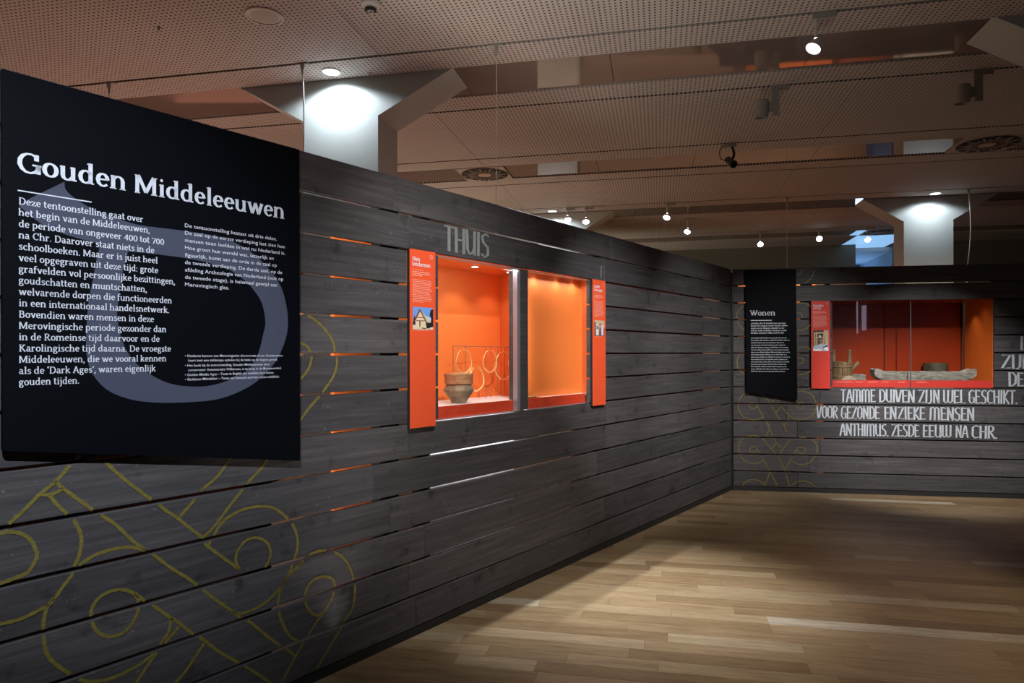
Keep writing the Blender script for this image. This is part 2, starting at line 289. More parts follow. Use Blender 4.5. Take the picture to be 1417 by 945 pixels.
# ------------------------------------------------------------------ lettering drawn from strokes
def arc(cx, cy, rx, ry, a0, a1, n=None):
    n = n or max(3, int(abs(a1-a0)/30))
    return [(cx+rx*math.cos(math.radians(a0+(a1-a0)*i/n)), cy+ry*math.sin(math.radians(a0+(a1-a0)*i/n))) for i in range(n+1)]
def S(x, y, w=.2): return ('s', x, y, w)
def T(x, y, w=.2): return ('t', x, y, w)
def FR(x, y0=0, y1=.47): return [(x, y0), (x, y1)]
SER = {   # advance, strokes (x height .47, capitals .66, ascender .71, descender -.22)
 'a': (.48, [arc(.21,.34,.12,.115,150,0)+[(.33,.10),(.36,.03),(.45,.03)], arc(.20,.14,.12,.115,70,360)]),
 'b': (.53, [FR(.11,.03,.7), T(.08,.7,.12), arc(.26,.235,.17,.21,150,-150)]),
 'c': (.45, [arc(.25,.235,.17,.21,45,315), ('d',.36,.36,.04)]),
 'd': (.55, [[(.40,.7),(.40,.03),(.50,.03)], T(.36,.7,.14), arc(.25,.235,.17,.21,30,330)]),
 'e': (.47, [[(.09,.25),(.39,.26)]+arc(.24,.25,.155,.20,0,180)+arc(.25,.235,.17,.21,180,315)]),
 'f': (.33, [[(.12,.02),(.12,.56)]+arc(.24,.58,.12,.11,180,50), S(.12,0,.22), [(.02,.45),(.29,.45)]]),
 'g': (.49, [arc(.21,.31,.13,.14,0,360), [(.32,.42),(.46,.43)], [(.12,.19),(.11,.09),(.20,.06),(.34,.04),(.40,-.06)]+arc(.24,-.08,.16,.11,0,-180)+[(.10,0),(.16,.05)]]),
 'h': (.57, [FR(.11,.02,.7), T(.08,.7,.12), S(.11,0,.22), arc(.28,.28,.15,.17,160,0)+[(.43,.02)], S(.43,0,.22)]),
 'i': (.28, [FR(.14,.02,.45), T(.10,.45,.13), S(.14,0,.22), ('d',.13,.62,.055)]),
 'j': (.27, [[(.15,.45),(.15,-.08),(.10,-.18),(.02,-.2)], T(.11,.45,.13), ('d',.14,.62,.055)]),
 'k': (.53, [FR(.11,.02,.7), T(.08,.7,.12), S(.11,0,.22), [(.15,.22),(.38,.44)], T(.38,.46,.18), [(.22,.28),(.44,.02)], S(.44,0,.17)]),
 'l': (.28, [FR(.14,.02,.7), T(.10,.7,.13), S(.14,0,.22)]),
 'm': (.86, [FR(.11,.02,.45), T(.08,.45,.12), S(.11,0,.22), arc(.28,.29,.14,.16,150,0)+[(.42,.02)], S(.42,0,.22), arc(.59,.29,.14,.16,160,0)+[(.73,.02)], S(.73,0,.22)]),
 'n': (.57, [FR(.11,.02,.45), T(.08,.45,.12), S(.11,0,.22), arc(.28,.29,.15,.16,150,0)+[(.43,.02)], S(.43,0,.22)]),
 'o': (.50, [arc(.25,.235,.175,.21,0,360,14)]),
 'p': (.54, [FR(.11,-.2,.45), T(.08,.45,.12), S(.11,-.22,.24), arc(.27,.235,.17,.21,150,-150)]),
 'q': (.54, [FR(.41,-.2,.45), S(.41,-.22,.24), arc(.26,.235,.17,.21,30,330)]),
 'r': (.41, [FR(.11,.02,.45), T(.08,.45,.12), S(.11,0,.24), [(.13,.3),(.20,.41),(.30,.44)], ('d',.33,.40,.05)]),
 's': (.40, [[(.33,.38),(.27,.44),(.15,.43),(.09,.36),(.13,.28),(.28,.21),(.34,.12),(.27,.03),(.15,.02),(.07,.08)]]),
 't': (.34, [[(.13,.60),(.13,.10),(.18,.03),(.31,.05)], [(.02,.45),(.29,.45)]]),
 'u': (.56, [[(.11,.45),(.11,.15)]+arc(.25,.17,.14,.15,180,330), [(.42,.45),(.42,.03),(.52,.03)], T(.08,.45,.12), T(.39,.45,.12)]),
 'v': (.50, [[(.09,.45),(.26,.03)], [(.27,.03),(.42,.45)], T(.09,.46,.2), T(.42,.46,.16)]),
 'w': (.76, [[(.09,.45),(.23,.03)], [(.24,.03),(.38,.43)], [(.38,.43),(.52,.03)], [(.53,.03),(.67,.45)], T(.09,.46,.2), T(.67,.46,.16), T(.38,.46,.14)]),
 'y': (.50, [[(.09,.45),(.26,.05)], [(.42,.45),(.22,-.15),(.08,-.19)], T(.09,.46,.2), T(.42,.46,.16)]),
 'z': (.45, [[(.06,.44),(.38,.44),(.07,.03),(.40,.03)], [(.06,.44),(.06,.36)], [(.39,.03),(.39,.12)]]),
 'x': (.50, [[(.09,.44),(.41,.03)], [(.40,.44),(.09,.03)], T(.09,.46,.18), T(.40,.46,.16), S(.09,0,.17), S(.41,0,.18)]),
 'A': (.66, [[(.33,.66),(.57,.02)], [(.33,.66),(.09,.02)], [(.18,.24),(.48,.24)], S(.10,0,.2), S(.56,0,.22)]),
 'B': (.60, [FR(.14,.02,.64), [(.06,.64),(.30,.64)]+arc(.30,.50,.15,.14,90,-90)+[(.14,.35)], [(.30,.35)]+arc(.32,.19,.18,.17,90,-90)+[(.06,.02)]]),
 'C': (.64, [arc(.36,.33,.27,.31,50,310,10), [(.54,.62),(.54,.46)]]),
 'D': (.70, [FR(.15,.02,.64), [(.06,.64),(.30,.64)]+arc(.32,.33,.29,.31,90,-90,8)+[(.06,.02)]]),
 'E': (.58, [FR(.14,.02,.64), [(.06,.64),(.50,.64),(.50,.52)], [(.14,.34),(.40,.34)], [(.06,.02),(.53,.02),(.53,.15)]]),
 'G': (.70, [arc(.36,.33,.28,.31,50,330,10)+[(.60,.26)], [(.55,.62),(.55,.46)], [(.60,.04),(.60,.28)], [(.44,.29),(.68,.29)]]),
 'H': (.74, [FR(.15,.02,.64), FR(.59,.02,.64), [(.15,.34),(.59,.34)], S(.15,0,.24), S(.59,0,.24), T(.15,.66,.24), T(.59,.66,.24)]),
 'K': (.66, [FR(.15,.02,.64), S(.15,0,.24), T(.15,.66,.24), [(.19,.32),(.50,.63)], T(.50,.66,.22), [(.27,.38),(.56,.02)], S(.57,0,.18)]),
 'M': (.86, [FR(.12,.02,.6), [(.16,.64),(.42,.08)], [(.43,.08),(.70,.64)], FR(.72,.02,.64), S(.12,0,.2), S(.72,0,.24), T(.12,.66,.18), T(.74,.66,.18)]),
 'N': (.72, [FR(.13,.02,.6), [(.15,.64),(.57,.04)], FR(.58,.04,.64), S(.13,0,.2), T(.11,.66,.18), T(.58,.66,.2)]),
 'R': (.64, [FR(.14,.02,.64), [(.06,.64),(.30,.64)]+arc(.30,.49,.16,.15,90,-90)+[(.14,.34)], [(.28,.34),(.52,.03),(.62,.03)], S(.14,0,.24)]),
 'T': (.60, [FR(.30,.02,.64), [(.05,.52),(.05,.64),(.55,.64),(.55,.52)], S(.30,0,.26)]),
 'W': (.94, [[(.10,.64),(.30,.04)], [(.31,.04),(.48,.62)], [(.44,.64),(.64,.04)], [(.65,.04),(.84,.64)], T(.10,.66,.22), T(.46,.66,.22), T(.84,.66,.18)]),
 '0': (.52, [arc(.26,.30,.18,.29,0,360,12)]),
 '4': (.52, [[(.36,.02),(.36,.58)], [(.36,.58),(.05,.17),(.48,.17)]]),
 '7': (.48, [[(.06,.5),(.06,.57),(.44,.57),(.20,0)]]),
 '.': (.22, [('d',.10,.04,.055)]), ',': (.22, [('d',.10,.04,.055), [(.13,.04),(.06,-.11)]]), ':': (.25, [('d',.11,.04,.055), ('d',.11,.37,.055)]),
 '‘': (.2, [('d',.10,.55,.05), [(.07,.56),(.13,.68)]]), '’': (.2, [('d',.10,.63,.05), [(.13,.62),(.06,.50)]]), ' ': (.24, []),
}
BR = {   # narrow hand-brushed capitals, height 1
 'A': (.42, [[(.04,0),(.2,1),(.26,.96),(.38,0)], [(.1,.34),(.33,.34)]]), 'C': (.36, [[(.34,.9),(.22,1),(.07,.85),(.05,.2),(.16,.02),(.34,.1)]]),
 'D': (.40, [[(.08,.0),(.08,1)], [(.02,.98),(.22,.98),(.36,.75),(.34,.22),(.2,.03),(.04,.03)]]), 'E': (.34, [[(.07,0),(.07,1)], [(.07,.98),(.31,.94)], [(.07,.52),(.27,.52)], [(.07,.03),(.33,.06)]]),
 'G': (.38, [[(.33,.92),(.2,1),(.07,.85),(.05,.2),(.16,.02),(.32,.08),(.32,.45),(.2,.45)]]), 'H': (.40, [[(.07,0),(.07,1)], [(.33,0),(.33,1)], [(.07,.52),(.33,.52)]]),
 'I': (.17, [[(.08,0),(.08,1)]]), 'J': (.26, [[(.17,1),(.18,.12),(.08,-.05),(0,0)]]), 'K': (.36, [[(.07,0),(.07,1)], [(.31,1),(.1,.5),(.34,0)]]),
 'L': (.32, [[(.07,1),(.07,.03),(.31,.05)]]), 'M': (.58, [[(.05,0),(.07,.95),(.17,1),(.28,.9),(.28,0)], [(.28,.85),(.38,1),(.49,.9),(.51,0)]]),
 'N': (.40, [[(.06,0),(.06,1)], [(.07,1),(.32,.02)], [(.33,0),(.33,1)]]), 'O': (.38, [[(.19,1),(.06,.85),(.05,.18),(.19,0),(.32,.18),(.32,.85),(.19,1)]]),
 'R': (.37, [[(.07,0),(.07,1)], [(.03,.98),(.24,.97),(.31,.8),(.26,.58),(.08,.5)], [(.16,.5),(.34,0)]]), 'S': (.35, [[(.31,.92),(.2,1),(.07,.86),(.09,.62),(.28,.42),(.29,.12),(.16,0),(.03,.1)]]),
 'T': (.36, [[(.18,0),(.18,.98)], [(0,.97),(.36,.97)]]), 'U': (.40, [[(.06,1),(.06,.2),(.16,.02),(.28,.1),(.33,.3)], [(.33,0),(.33,1)]]), 'V': (.36, [[(.03,1),(.1,.05),(.17,.02),(.32,1)]]),
 'W': (.56, [[(.05,1),(.06,.15),(.15,.02),(.27,.15),(.27,1)], [(.27,.15),(.36,.02),(.5,.15),(.5,1)]]), 'Z': (.38, [[(.03,.97),(.34,.97),(.04,.04),(.35,.04)]]),
 '.': (.16, [('d',.06,.03,.06)]), '!': (.2, [[(.09,.25),(.1,1)], ('d',.09,.03,.06)]), ' ': (.22, []),
}
def stroke_line(mb, text, font, x0, y0, width, height, put, a=.052, b=.02, serif=.035, capscale=1., mi=0, jit=0.):
    """one line of text; put(u, v) maps line coordinates (right, up) in metres to 3D"""
    adv = sum(font.get(c, font[' '])[0] for c in text)
    kx = width/adv; ky = height
    pen = 0.
    def quad(ps): mb.poly([put(x0+x*kx, y0+y*ky) for x, y in ps], mi)
    for c in text:
        ad, st = font.get(c, font[' '])
        for k in st:
            if isinstance(k, tuple):
                if k[0] == 's': _, x, y, w_ = k; quad([(pen+x-w_/2, y), (pen+x+w_/2, y), (pen+x+w_/2, y+serif*.7), (pen+x+w_*.25, y+serif*1.5), (pen+x-w_*.25, y+serif*1.5), (pen+x-w_/2, y+serif*.7)])
                elif k[0] == 't': _, x, y, w_ = k; quad([(pen+x-w_/2, y-serif), (pen+x+w_/2, y-serif), (pen+x+w_/2, y), (pen+x-w_/2, y)])
                else:
                    _, x, y, r = k; quad([(pen+x+r*math.cos(t*PI/4), y+r*math.sin(t*PI/4)) for t in range(8)])
                continue
            pts = [(pen+x+random.uniform(-jit, jit), y+random.uniform(-jit, jit)) for x, y in k] if jit else [(pen+x, y) for x, y in k]
            closed = len(pts) > 6 and abs(pts[0][0]-pts[-1][0]) < 1e-4 and abs(pts[0][1]-pts[-1][1]) < 1e-4
            L_, R_ = [], []
            n = len(pts)
            for i, p in enumerate(pts):
                q0 = pts[i-1] if i else (pts[-2] if closed else p); q1 = pts[i+1] if i < n-1 else (pts[1] if closed else p)
                tx, ty = q1[0]-q0[0], q1[1]-q0[1]; l = math.hypot(tx, ty) or 1; nx, ny = -ty/l, tx/l
                h = math.hypot(a*nx, b*ny)
                if not closed and (i == 0 or i == n-1) and n > 1:
                    e = -1 if i == 0 else 1; p = (p[0]+e*tx/l*h*.3, p[1]+e*ty/l*h*.3)
                L_.append((p[0]+nx*h, p[1]+ny*h)); R_.append((p[0]-nx*h, p[1]-ny*h))
            for i in range(n-1): quad([L_[i], R_[i], R_[i+1], L_[i+1]])
        pen += ad
FONTC = {}
def sans_line(mb, text, x0, y0, width, height, put, mi=0, bold=0.):
    cu = bpy.data.curves.new('tmp', 'FONT'); cu.body = text; cu.size = 1; cu.resolution_u = 2; cu.offset = bold
    ob = bpy.data.objects.new('tmp', cu); COL.objects.link(ob)
    dg = bpy.context.evaluated_depsgraph_get(); me = bpy.data.meshes.new_from_object(ob.evaluated_get(dg))
    xs = [v.co.x for v in me.vertices]
    if xs:
        x_min, x_max = min(xs), max(xs); k = width/(x_max-x_min) if width else height
        b_ = len(mb.v)
        mb.v += [tuple(put(x0+(v.co.x-x_min)*k, y0+v.co.y*height)) for v in me.vertices]
        for p in me.polygons: mb.f.append(tuple(b_+i for i in p.vertices)); mb.m.append(mi)
    bpy.data.objects.remove(ob); bpy.data.curves.remove(cu); bpy.data.meshes.remove(me)
def greek(mb, x0, y0, width, height, put, mi=0):
    """a line of print too small to read: broken word-long dashes of letter-like ticks"""
    x = 0.
    while x < width-height:
        wl = random.randint(2, 9)
        for i in range(wl):
            if x > width-height*.3: break
            h = height*(1.5 if random.random() < .2 else 1.); w_ = height*random.uniform(.55, .8)
            mb.poly([put(x0+x, y0), put(x0+x+w_*.8, y0), put(x0+x+w_*.8, y0+h*.85), put(x0+x, y0+h*.85)], mi); x += w_
        x += height*.55
def wallput(s0, o): return lambda u, v: (s0-u, o, v)

def smooth_pts(pts, sub=6):
    if len(pts) < 3: pts = [pts[0], ((pts[0][0]+pts[-1][0])/2, (pts[0][1]+pts[-1][1])/2), pts[-1]]
    out = []
    P = [pts[0]]+list(pts)+[pts[-1]]
    for i in range(1, len(P)-2):
        p0, p1, p2, p3 = P[i-1:i+3]
        for k in range(sub):
            t = k/sub
            out.append(tuple(.5*((2*p1[j])+(-p0[j]+p2[j])*t+(2*p0[j]-5*p1[j]+4*p2[j]-p3[j])*t*t+(-p0[j]+3*p1[j]-3*p2[j]+p3[j])*t**3) for j in (0, 1)))
    out.append(tuple(pts[-1])); return out
def in_gap(z): # joints between plank rows
    r = (2.635-z)/.2; i = round(r)
    return abs(r-i)*.2 < .0085 and i >= 1
def painted_lines(mb, curves, sign, width, o):
    for c in curves:
        pts = smooth_pts(c); n = len(pts)
        dense = []
        for i in range(n-1):
            a_, b_ = pts[i], pts[i+1]; m_ = max(1, int(math.hypot(a_[0]-b_[0], a_[1]-b_[1])/.012))
            dense += [(a_[0]+(b_[0]-a_[0])*k/m_, a_[1]+(b_[1]-a_[1])*k/m_) for k in range(m_)]
        dense.append(pts[-1]); n = len(dense); LR = []
        for i, p in enumerate(dense):
            q0, q1 = dense[max(0, i-1)], dense[min(n-1, i+1)]; tx, tz = q1[0]-q0[0], q1[1]-q0[1]; l = math.hypot(tx, tz) or 1
            h = width/2*(1+.12*math.sin(i*1.7)); LR.append(((p[0]-tz/l*h, p[1]+tx/l*h), (p[0]+tz/l*h, p[1]-tx/l*h)))
        for i in range(n-1):
            if in_gap(dense[i][1]) or in_gap(dense[i+1][1]) or dense[i][1] < .05: continue
            q = (*LR[i], LR[i+1][1], LR[i+1][0])
            mb.poly([(sign*x, o, z) for x, z in q])
# ------------------------------------------------------------------ floor
fl = MB(); fl.box(-9, 13, -6, 17, -.06, -.018)
floor = tag(single('floor', fl, BLACK, FW, (0, 0, 0)), kind='structure')
FBD = .128
boards = []
rf = random.Random(11)
def ray_floor(x, y): return (x-708.5)/950*EYE*950/(y-489), EYE*950/(y-489)
row = 0
q = -1.0
while q < 15:
    p = -9 + rf.uniform(0, 1.1)
    while p < 12:
        L_ = rf.choice([.45, .62, .8, .95, 1.15, 1.3])*rf.uniform(.9, 1.1)
        boards.append((p, min(p+L_, 12), q)); p += L_
    q += FBD
def board_box(mb, p0, p1, q0):
    i0 = len(mb.v); mb.box(p0+.0006, p1-.0006, q0+.0006, q0+FBD-.0006, -.018, 0)
def in_view(p0, p1, q0):
    c = PC((p0+p1)/2, q0+FBD/2, 0)
    if c.y < 3.0: return False
    u = c.x/c.y
    ends = [PC(pp, q0+FBD/2, 0) for pp in (p0, (p0+p1)/2, p1)]
    ok = any(-.75 < e.x/e.y < .78 for e in ends)
    if not ok: return False
    inside = any((Vector((e.x, e.y))-CORNER.xy).dot(Vector((.798, -.6027))) > 0 and (Vector((e.x, e.y))-CORNER.xy).dot(Vector((-math.sin(math.radians(9.45)), -math.cos(math.radians(9.45))))) > 0 for e in ends)
    return inside and -EYE/ends[1].y*-1 < .5
vis = [b_ for b_ in boards if in_view(*b_)]
vis.sort(key=lambda b_: PC((b_[0]+b_[1])/2, b_[2], 0).length)
keep = set(vis[:300])
for b_ in vis[:300]:
    mb = MB(); board_box(mb, *b_); me = mb.mesh('floor_board', FLOOR)
    o = link('floor_board', me, floor); o.matrix_local = FC
rest = MB()
for b_ in boards:
    if b_ not in keep and b_[2] < 14.9: board_box(rest, *b_)
o = link('distant_floor_boards', rest.mesh('distant_floor_boards', FLOOR), floor); o.matrix_local = FC; o['kind'] = 'stuff'

# ------------------------------------------------------------------ ceiling: perforated panels, track slots, glossy strips
cb = MB(); cb.box(-12, 14, -6, 18.5, CEIL+.10, CEIL+.16)
ceiling = tag(single('ceiling', cb, SLOT, FC, (0, 0, 0)), kind='structure')
SEAMP = [-9.2+3.6*i for i in range(7)]
def cpanel(name, p0, p1, q0, q1, m_, z=CEIL, th=.03):
    mb = MB(); g = .0025; mb.box(p0+g, p1-g, q0, q1, z, z+th); return part(name, mb, m_, ceiling)
k = -2
LINES = []
for k in range(-2, 4):
    l0 = 4.755+2.77*k; l1 = l0+1.232
    LINES += [l0, l1]
    for i in range(len(SEAMP)-1):
        a0, a1 = SEAMP[i], SEAMP[i+1]
        cpanel('perforated_panel', a0, a1, l0+.015, l0+.325, PERF)
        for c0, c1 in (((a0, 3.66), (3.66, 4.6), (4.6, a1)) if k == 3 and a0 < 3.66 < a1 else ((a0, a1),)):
            nm, m_ = ('window_glow_panel', PALEC) if abs(c0-3.66) < .01 else ('perforated_panel', PERF)  # the pale panels glow themselves, as if window light fell on them
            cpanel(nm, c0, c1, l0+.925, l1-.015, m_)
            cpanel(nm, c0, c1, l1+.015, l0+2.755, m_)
    js = [-9.2, -7.0, -5.9, -4.6, -3.4, -1.55, -.35, 1.1, 2.15, 4.0, 5.9, 7.4, 9.5, 12.4]
    if k == 1: js = [-9.2, -6, -3.6, -2.37, -1.78, -.7, .4, 1.7, 3.10, 3.70, 5.5, 8, 12.4]
    if k == 3: js = [-9.2, -6, -3.2, -.5, 1.4, 3.52, 4.6, 7, 9.5, 12.4]
    for a0, a1 in zip(js, js[1:]):
        nm, m_ = 'mirror_panel', GLOSSY
        if k == 1 and a0 in (-2.37, 3.10): continue
        elif k == 3 and a0 == 3.52: nm, m_ = 'window_glow_panel', PALEC
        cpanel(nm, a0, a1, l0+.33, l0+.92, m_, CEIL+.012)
# slot floor strips show as black lines; a thin bright trim along the strips
for l in LINES:
    mb = MB(); mb.box(-9.2, 12.4, l-.014, l+.014, CEIL+.018, CEIL+.05); part('track_rail', mb, SLOT, ceiling)

# ------------------------------------------------------------------ room shell beyond the plank walls
fw = MB(); fw.box(-9, 3.92, 15.1, 15.3, 0, CEIL); fw.box(4.66, 13, 15.1, 15.3, 0, CEIL); fw.box(3.92, 4.66, 15.1, 15.3, 0, 1.2)
wall_far = tag(single('wall_far', fw, WALLM, FC, (0, 0, 0)), kind='structure')
wn = MB(); wn.box(3.88, 4.70, 17.6, 17.7, 0, 2.4); wn.box(3.88, 4.70, 17.6, 17.7, 2.85, CEIL)
win = tag(single('window_1', MB(), BLACK, FC, (0, 0, 0)) if False else single('window_1', wn, mat('window_blue_frame', (.05, .10, .16), .5), FC, (0, 0, 0)), kind='structure')
g = MB(); g.box(3.88, 4.70, 17.62, 17.66, 2.4, 2.85); part('pane', g, PALEBLUE, win)
g = MB(); g.box(3.88, 4.70, 15.35, 17.6, 3.72, 3.80); part('window_reveal', g, mat('reveal_white', (.6, .66, .72), .6), win)
g = MB(); g.box(3.88, 3.91, 15.35, 17.6, 0, 3.8); g.box(4.67, 4.70, 15.35, 17.6, 0, 3.8); part('window_jamb', g, mat('jamb_white', (.5, .56, .62), .6), win)
area(PC(4.28, 17.3, 2.7), PC(4.28, 15.6, 3.6), 9, .7, .5, (.3, .58, 1))
pw = MB(); pw.box(-8, 3.55, 13.0, 13.12, 0, 2.86); pw.box(4.9, 11, 13.0, 13.12, 0, 2.86)
tag(single('wall_partition', pw, mat('partition_paint', (.24, .17, .12), .7), FC, (0, 0, 0)), kind='structure')
pw = MB(); pw.box(-8.5, -2.3, 9.6, 9.72, 0, 2.9)
tag(single('wall_partition', pw, mat('partition_rose', (.36, .20, .16), .7), FW, (0, 0, 0)), kind='structure')
wr = MB(); wr.box(-9, 12, -5.7, -5.5, 0, CEIL)
wall_rear = tag(single('wall_rear', wr, WALLM, FW, (0, 0, 0)), kind='structure')
ww = MB()
for x0, x1, z0, z1 in ((5.30, 5.37, 2.3, 3.0), (5.76, 5.88, 2.2, 3.36), (5.90, 6.2, 3.16, 3.36), (5.98, 6.1, 2.3, 3.02), (5.42, 5.70, 2.2, 2.55)): ww.box(x0, x1, -5.49, -5.45, z0, z1)
win2 = tag(single('window_2', ww, mat('evening_window', (.1, .1, .1), .4, emit=(.75, .58, .8), es=6), FW, (0, 0, 0)), kind='structure')
wl = MB(); wl.box(-9.2, -9, -5.7, 17, 0, CEIL); tag(single('wall_left_outer', wl, WALLM, FW, (0, 0, 0)), kind='structure')
wl = MB(); wl.box(12, 12.2, -5.7, 17, 0, CEIL); tag(single('wall_right_outer', wl, WALLM, FW, (0, 0, 0)), kind='structure')

# ------------------------------------------------------------------ plank walls
ROWZ = [(2.635-.2*i, 2.635-.2*(i+1)) for i in range(13)]
GAP = .0065; TH = .028
def planks(wall, rows, sign):
    for i, segs in enumerate(rows):
        z1, z0 = ROWZ[i]; z1 -= GAP if i else 0; z0 += GAP if i < 12 else .02
        for a0, a1, *yo in segs:
            mb = MB(); dy = random.uniform(-.0015, .0015); mb.box(sign*(a0+.0012), sign*(a1-.0012), -TH, dy, z0+random.uniform(-.001, .001), z1+random.uniform(-.001, .001), ch=.0035)
            part('plank', mb, PLANK, wall)
LROWS = [
 [(0.02, 2.933), (2.933, 5.434), (5.434, 7.7), (7.7, 9)],
 [(0.02, 3.054), (3.054, 5.319), (5.319, 7.5), (7.5, 9)],
 [(0.02, 3.036), (3.25, 3.30), (5.076, 5.30), (5.334, 7.62), (7.62, 9)],
 [(0.02, 3.036), (3.25, 3.30), (5.076, 5.30), (5.334, 7.4), (7.4, 9)],
 [(0.02, 3.036), (3.25, 3.30), (5.076, 5.30), (5.334, 7.7), (7.7, 9)],
 [(0.02, 3.036), (3.25, 3.30), (5.076, 5.30), (5.334, 7.5), (7.5, 9)],
 [(0.02, 3.036), (3.25, 3.30), (5.076, 5.30), (5.334, 7.62), (7.62, 9)],
 [(0.02, 2.03), (2.03, 3.014), (3.014, 5.334), (5.334, 7.7), (7.7, 9)],
 [(0.02, 3.04), (3.04, 5.59), (5.59, 7.8), (7.8, 9)],
 [(0.02, 3.185), (3.185, 5.464), (5.464, 7.75), (7.75, 9)],
 [(0.02, 2.929), (2.929, 5.196), (5.196, 7.5), (7.5, 9)],
 [(0.02, 3.066), (3.066, 5.332), (5.332, 7.8), (7.8, 9)],
 [(0.02, 2.935), (2.935, 5.27), (5.27, 7.6), (7.6, 9)]]
st = MB()
for s0, s1 in ((.03, .09), (1.2, 1.27), (1.98, 2.05), (3.06, 3.2), (5.12, 5.20), (5.375, 5.515), (6.2, 6.3), (7.0, 7.08), (7.55, 7.65), (8.9, 9.0)):
    st.box(s0, s1, -.10, -TH-.002, 0.0, 2.60)
wall_left = tag(single('wall_left', st, BLACK, FL, (0, 0, 0)), kind='structure')
planks(wall_left, LROWS, 1)
mu = MB(); mu.box(4.150, 4.243, -.10, 0, 1.243, 2.229, ch=.002); part('mullion', mu, PLANK, wall_left)
BROWS = [
 [(0.02, 1.264), (1.264, 3.6), (3.6, 5.5)],
 [(0.02, .73), (.73, 3.1), (3.1, 5.5)],
] + [[(0.02, .88), (1.112, 1.136), (2.846, 4.0+.1*j), (4.0+.1*j, 5.5)] for j in range(5)] + [
 [(0.02, .992), (.992, 3.4), (3.4, 5.5)], [(0.02, .622), (.622, 3.3), (3.3, 5.5)], [(0.02, .743), (.743, 3.5), (3.5, 5.5)],
 [(0.02, .998), (.998, 3.3), (3.3, 5.5)], [(0.02, .878), (.878, 3.5), (3.5, 5.5)], [(0.02, .749), (.749, 3.3), (3.3, 5.5)]]
st = MB()
for t0, t1 in ((-.12, .018), (.03, .08), (.33, .40), (.55, .60), (.69, .73), (.80, .92), (1.06, 1.12), (2.86, 2.95), (3.6, 3.7), (4.5, 4.6)):
    st.box(-t0, -t1, -.10, -TH-.002, 0.0, 2.60)
wall_back = tag(single('wall_back', st, BLACK, FB, (0, 0, 0)), kind='structure')
planks(wall_back, BROWS, -1)
# baseboards: dark strip under the planks
bb = MB(); bb.box(.02, 9, -.03, -.004, 0, .05); tag(single('baseboard_left', bb, BASEM, FL, (0, 0, 0)), kind='structure')
bb = MB(); bb.box(-.02, -5.5, -.03, -.004, 0, .05); tag(single('baseboard_back', bb, BASEM, FB, (0, 0, 0)), kind='structure')
# painted interlace ornaments, on the planks
mb = MB(); painted_lines(mb, ORN['LO'], 1, .0135, .0022); part('painted_ornament', mb, GOLD, wall_left)
mb = MB(); painted_lines(mb, ORN['BO'], -1, .011, .0022); part('painted_ornament', mb, GOLD, wall_back)
# painted lettering
mb = MB()
BRK = dict(a=.030, b=.022, serif=.03)
def brush(mb, txt, s0, s1, z0, z1, sign=1, o=.0022):
    h = z1-z0; wd = abs(s0-s1); put = (lambda u, v: (s0-u, o, v)) if sign > 0 else (lambda u, v: (-(s0+u), o, v))
    stroke_line(mb, txt, BR, 0, z0, wd, h, put, a=.052, b=.038, jit=.012)
brush(mb, 'THUIS', 5.028, 4.585, 2.268, 2.421)
brush(mb, 'T', 3.135, 3.09, 2.27, 2.36)
part('painted_word', mb, CHALKD, wall_left)
mb = MB()
t_of = lambda x: 1.222+(x-203)*(3.086-1.222)/(1363-203)
for txt, xa, xb, zt, zb in (('TAMME', 203, 440, 1.212, 1.066), ('DUIVEN', 460, 700, 1.212, 1.066), ('ZIJN', 722, 865, 1.212, 1.064), ('WEL', 885, 1030, 1.212, 1.062), ('GESCHIKT.', 1048, 1365, 1.212, 1.062),
    ('VOOR', 40, 185, 1.016, .874), ('GEZONDE', 205, 468, 1.014, .872), ('EN', 495, 580, 1.014, .87), ('ZIEKE', 585, 770, 1.014, .872), ('MENSEN', 797, 1087, 1.014, .868),
    ('ANTHIMUS.', 195, 530, .814, .676), ('ZESDE', 545, 730, .812, .674), ('EEUW', 750, 940, .812, .672), ('NA', 965, 1048, .812, .674), ('CHR.', 1068, 1238, .812, .67)):
    brush(mb, txt, t_of(xa), t_of(xb), zb, zt, -1)
brush(mb, 'ZIJN', 2.919, 3.235, 1.458, 1.612, -1); brush(mb, 'DE', 2.985, 3.15, 1.258, 1.412, -1); brush(mb, 'L', 3.108, 3.19, 1.66, 1.815, -1)
part('painted_quotation', mb, CHALK, wall_back)

# ------------------------------------------------------------------ big introduction panel
tp = thing('text_panel', FL, (6.69, .03, 1.2), 'large black slanted-bottom panel titled Gouden Middeleeuwen on the left plank wall', 'sign')
mb = MB(); mb.prism([(7.290, 2.613), (6.096, 2.618), (6.096, 1.125), (7.290, 1.309)], .03, .05); part('board', mb, INK, tp)
mb = MB()
o_, i_ = ORN['EO']
o_ = smooth_pts(o_, 3); i_ = smooth_pts(i_+i_[:1], 3)[:-1]
tris = tessellate_polygon([[Vector((x, z, 0)) for x, z in o_], [Vector((x, z, 0)) for x, z in i_]])
allp = o_+i_
for t in tris: mb.poly([(allp[k][0], .0504, allp[k][1]) for k in t])
part('emblem', mb, EMBLEM, tp)
mb = MB(); PO = .0509
stroke_line(mb, 'Gouden Middeleeuwen', SER, 0, 2.2715, 7.249-6.178, .108, wallput(7.249, PO), a=.068, b=.027)
part('title_lettering', mb, LETTER, tp)
mb = MB(); mb.box(7.246, 7.011, PO-.0004, PO, 2.2045, 2.2085); part('rule', mb, LETTER, tp)
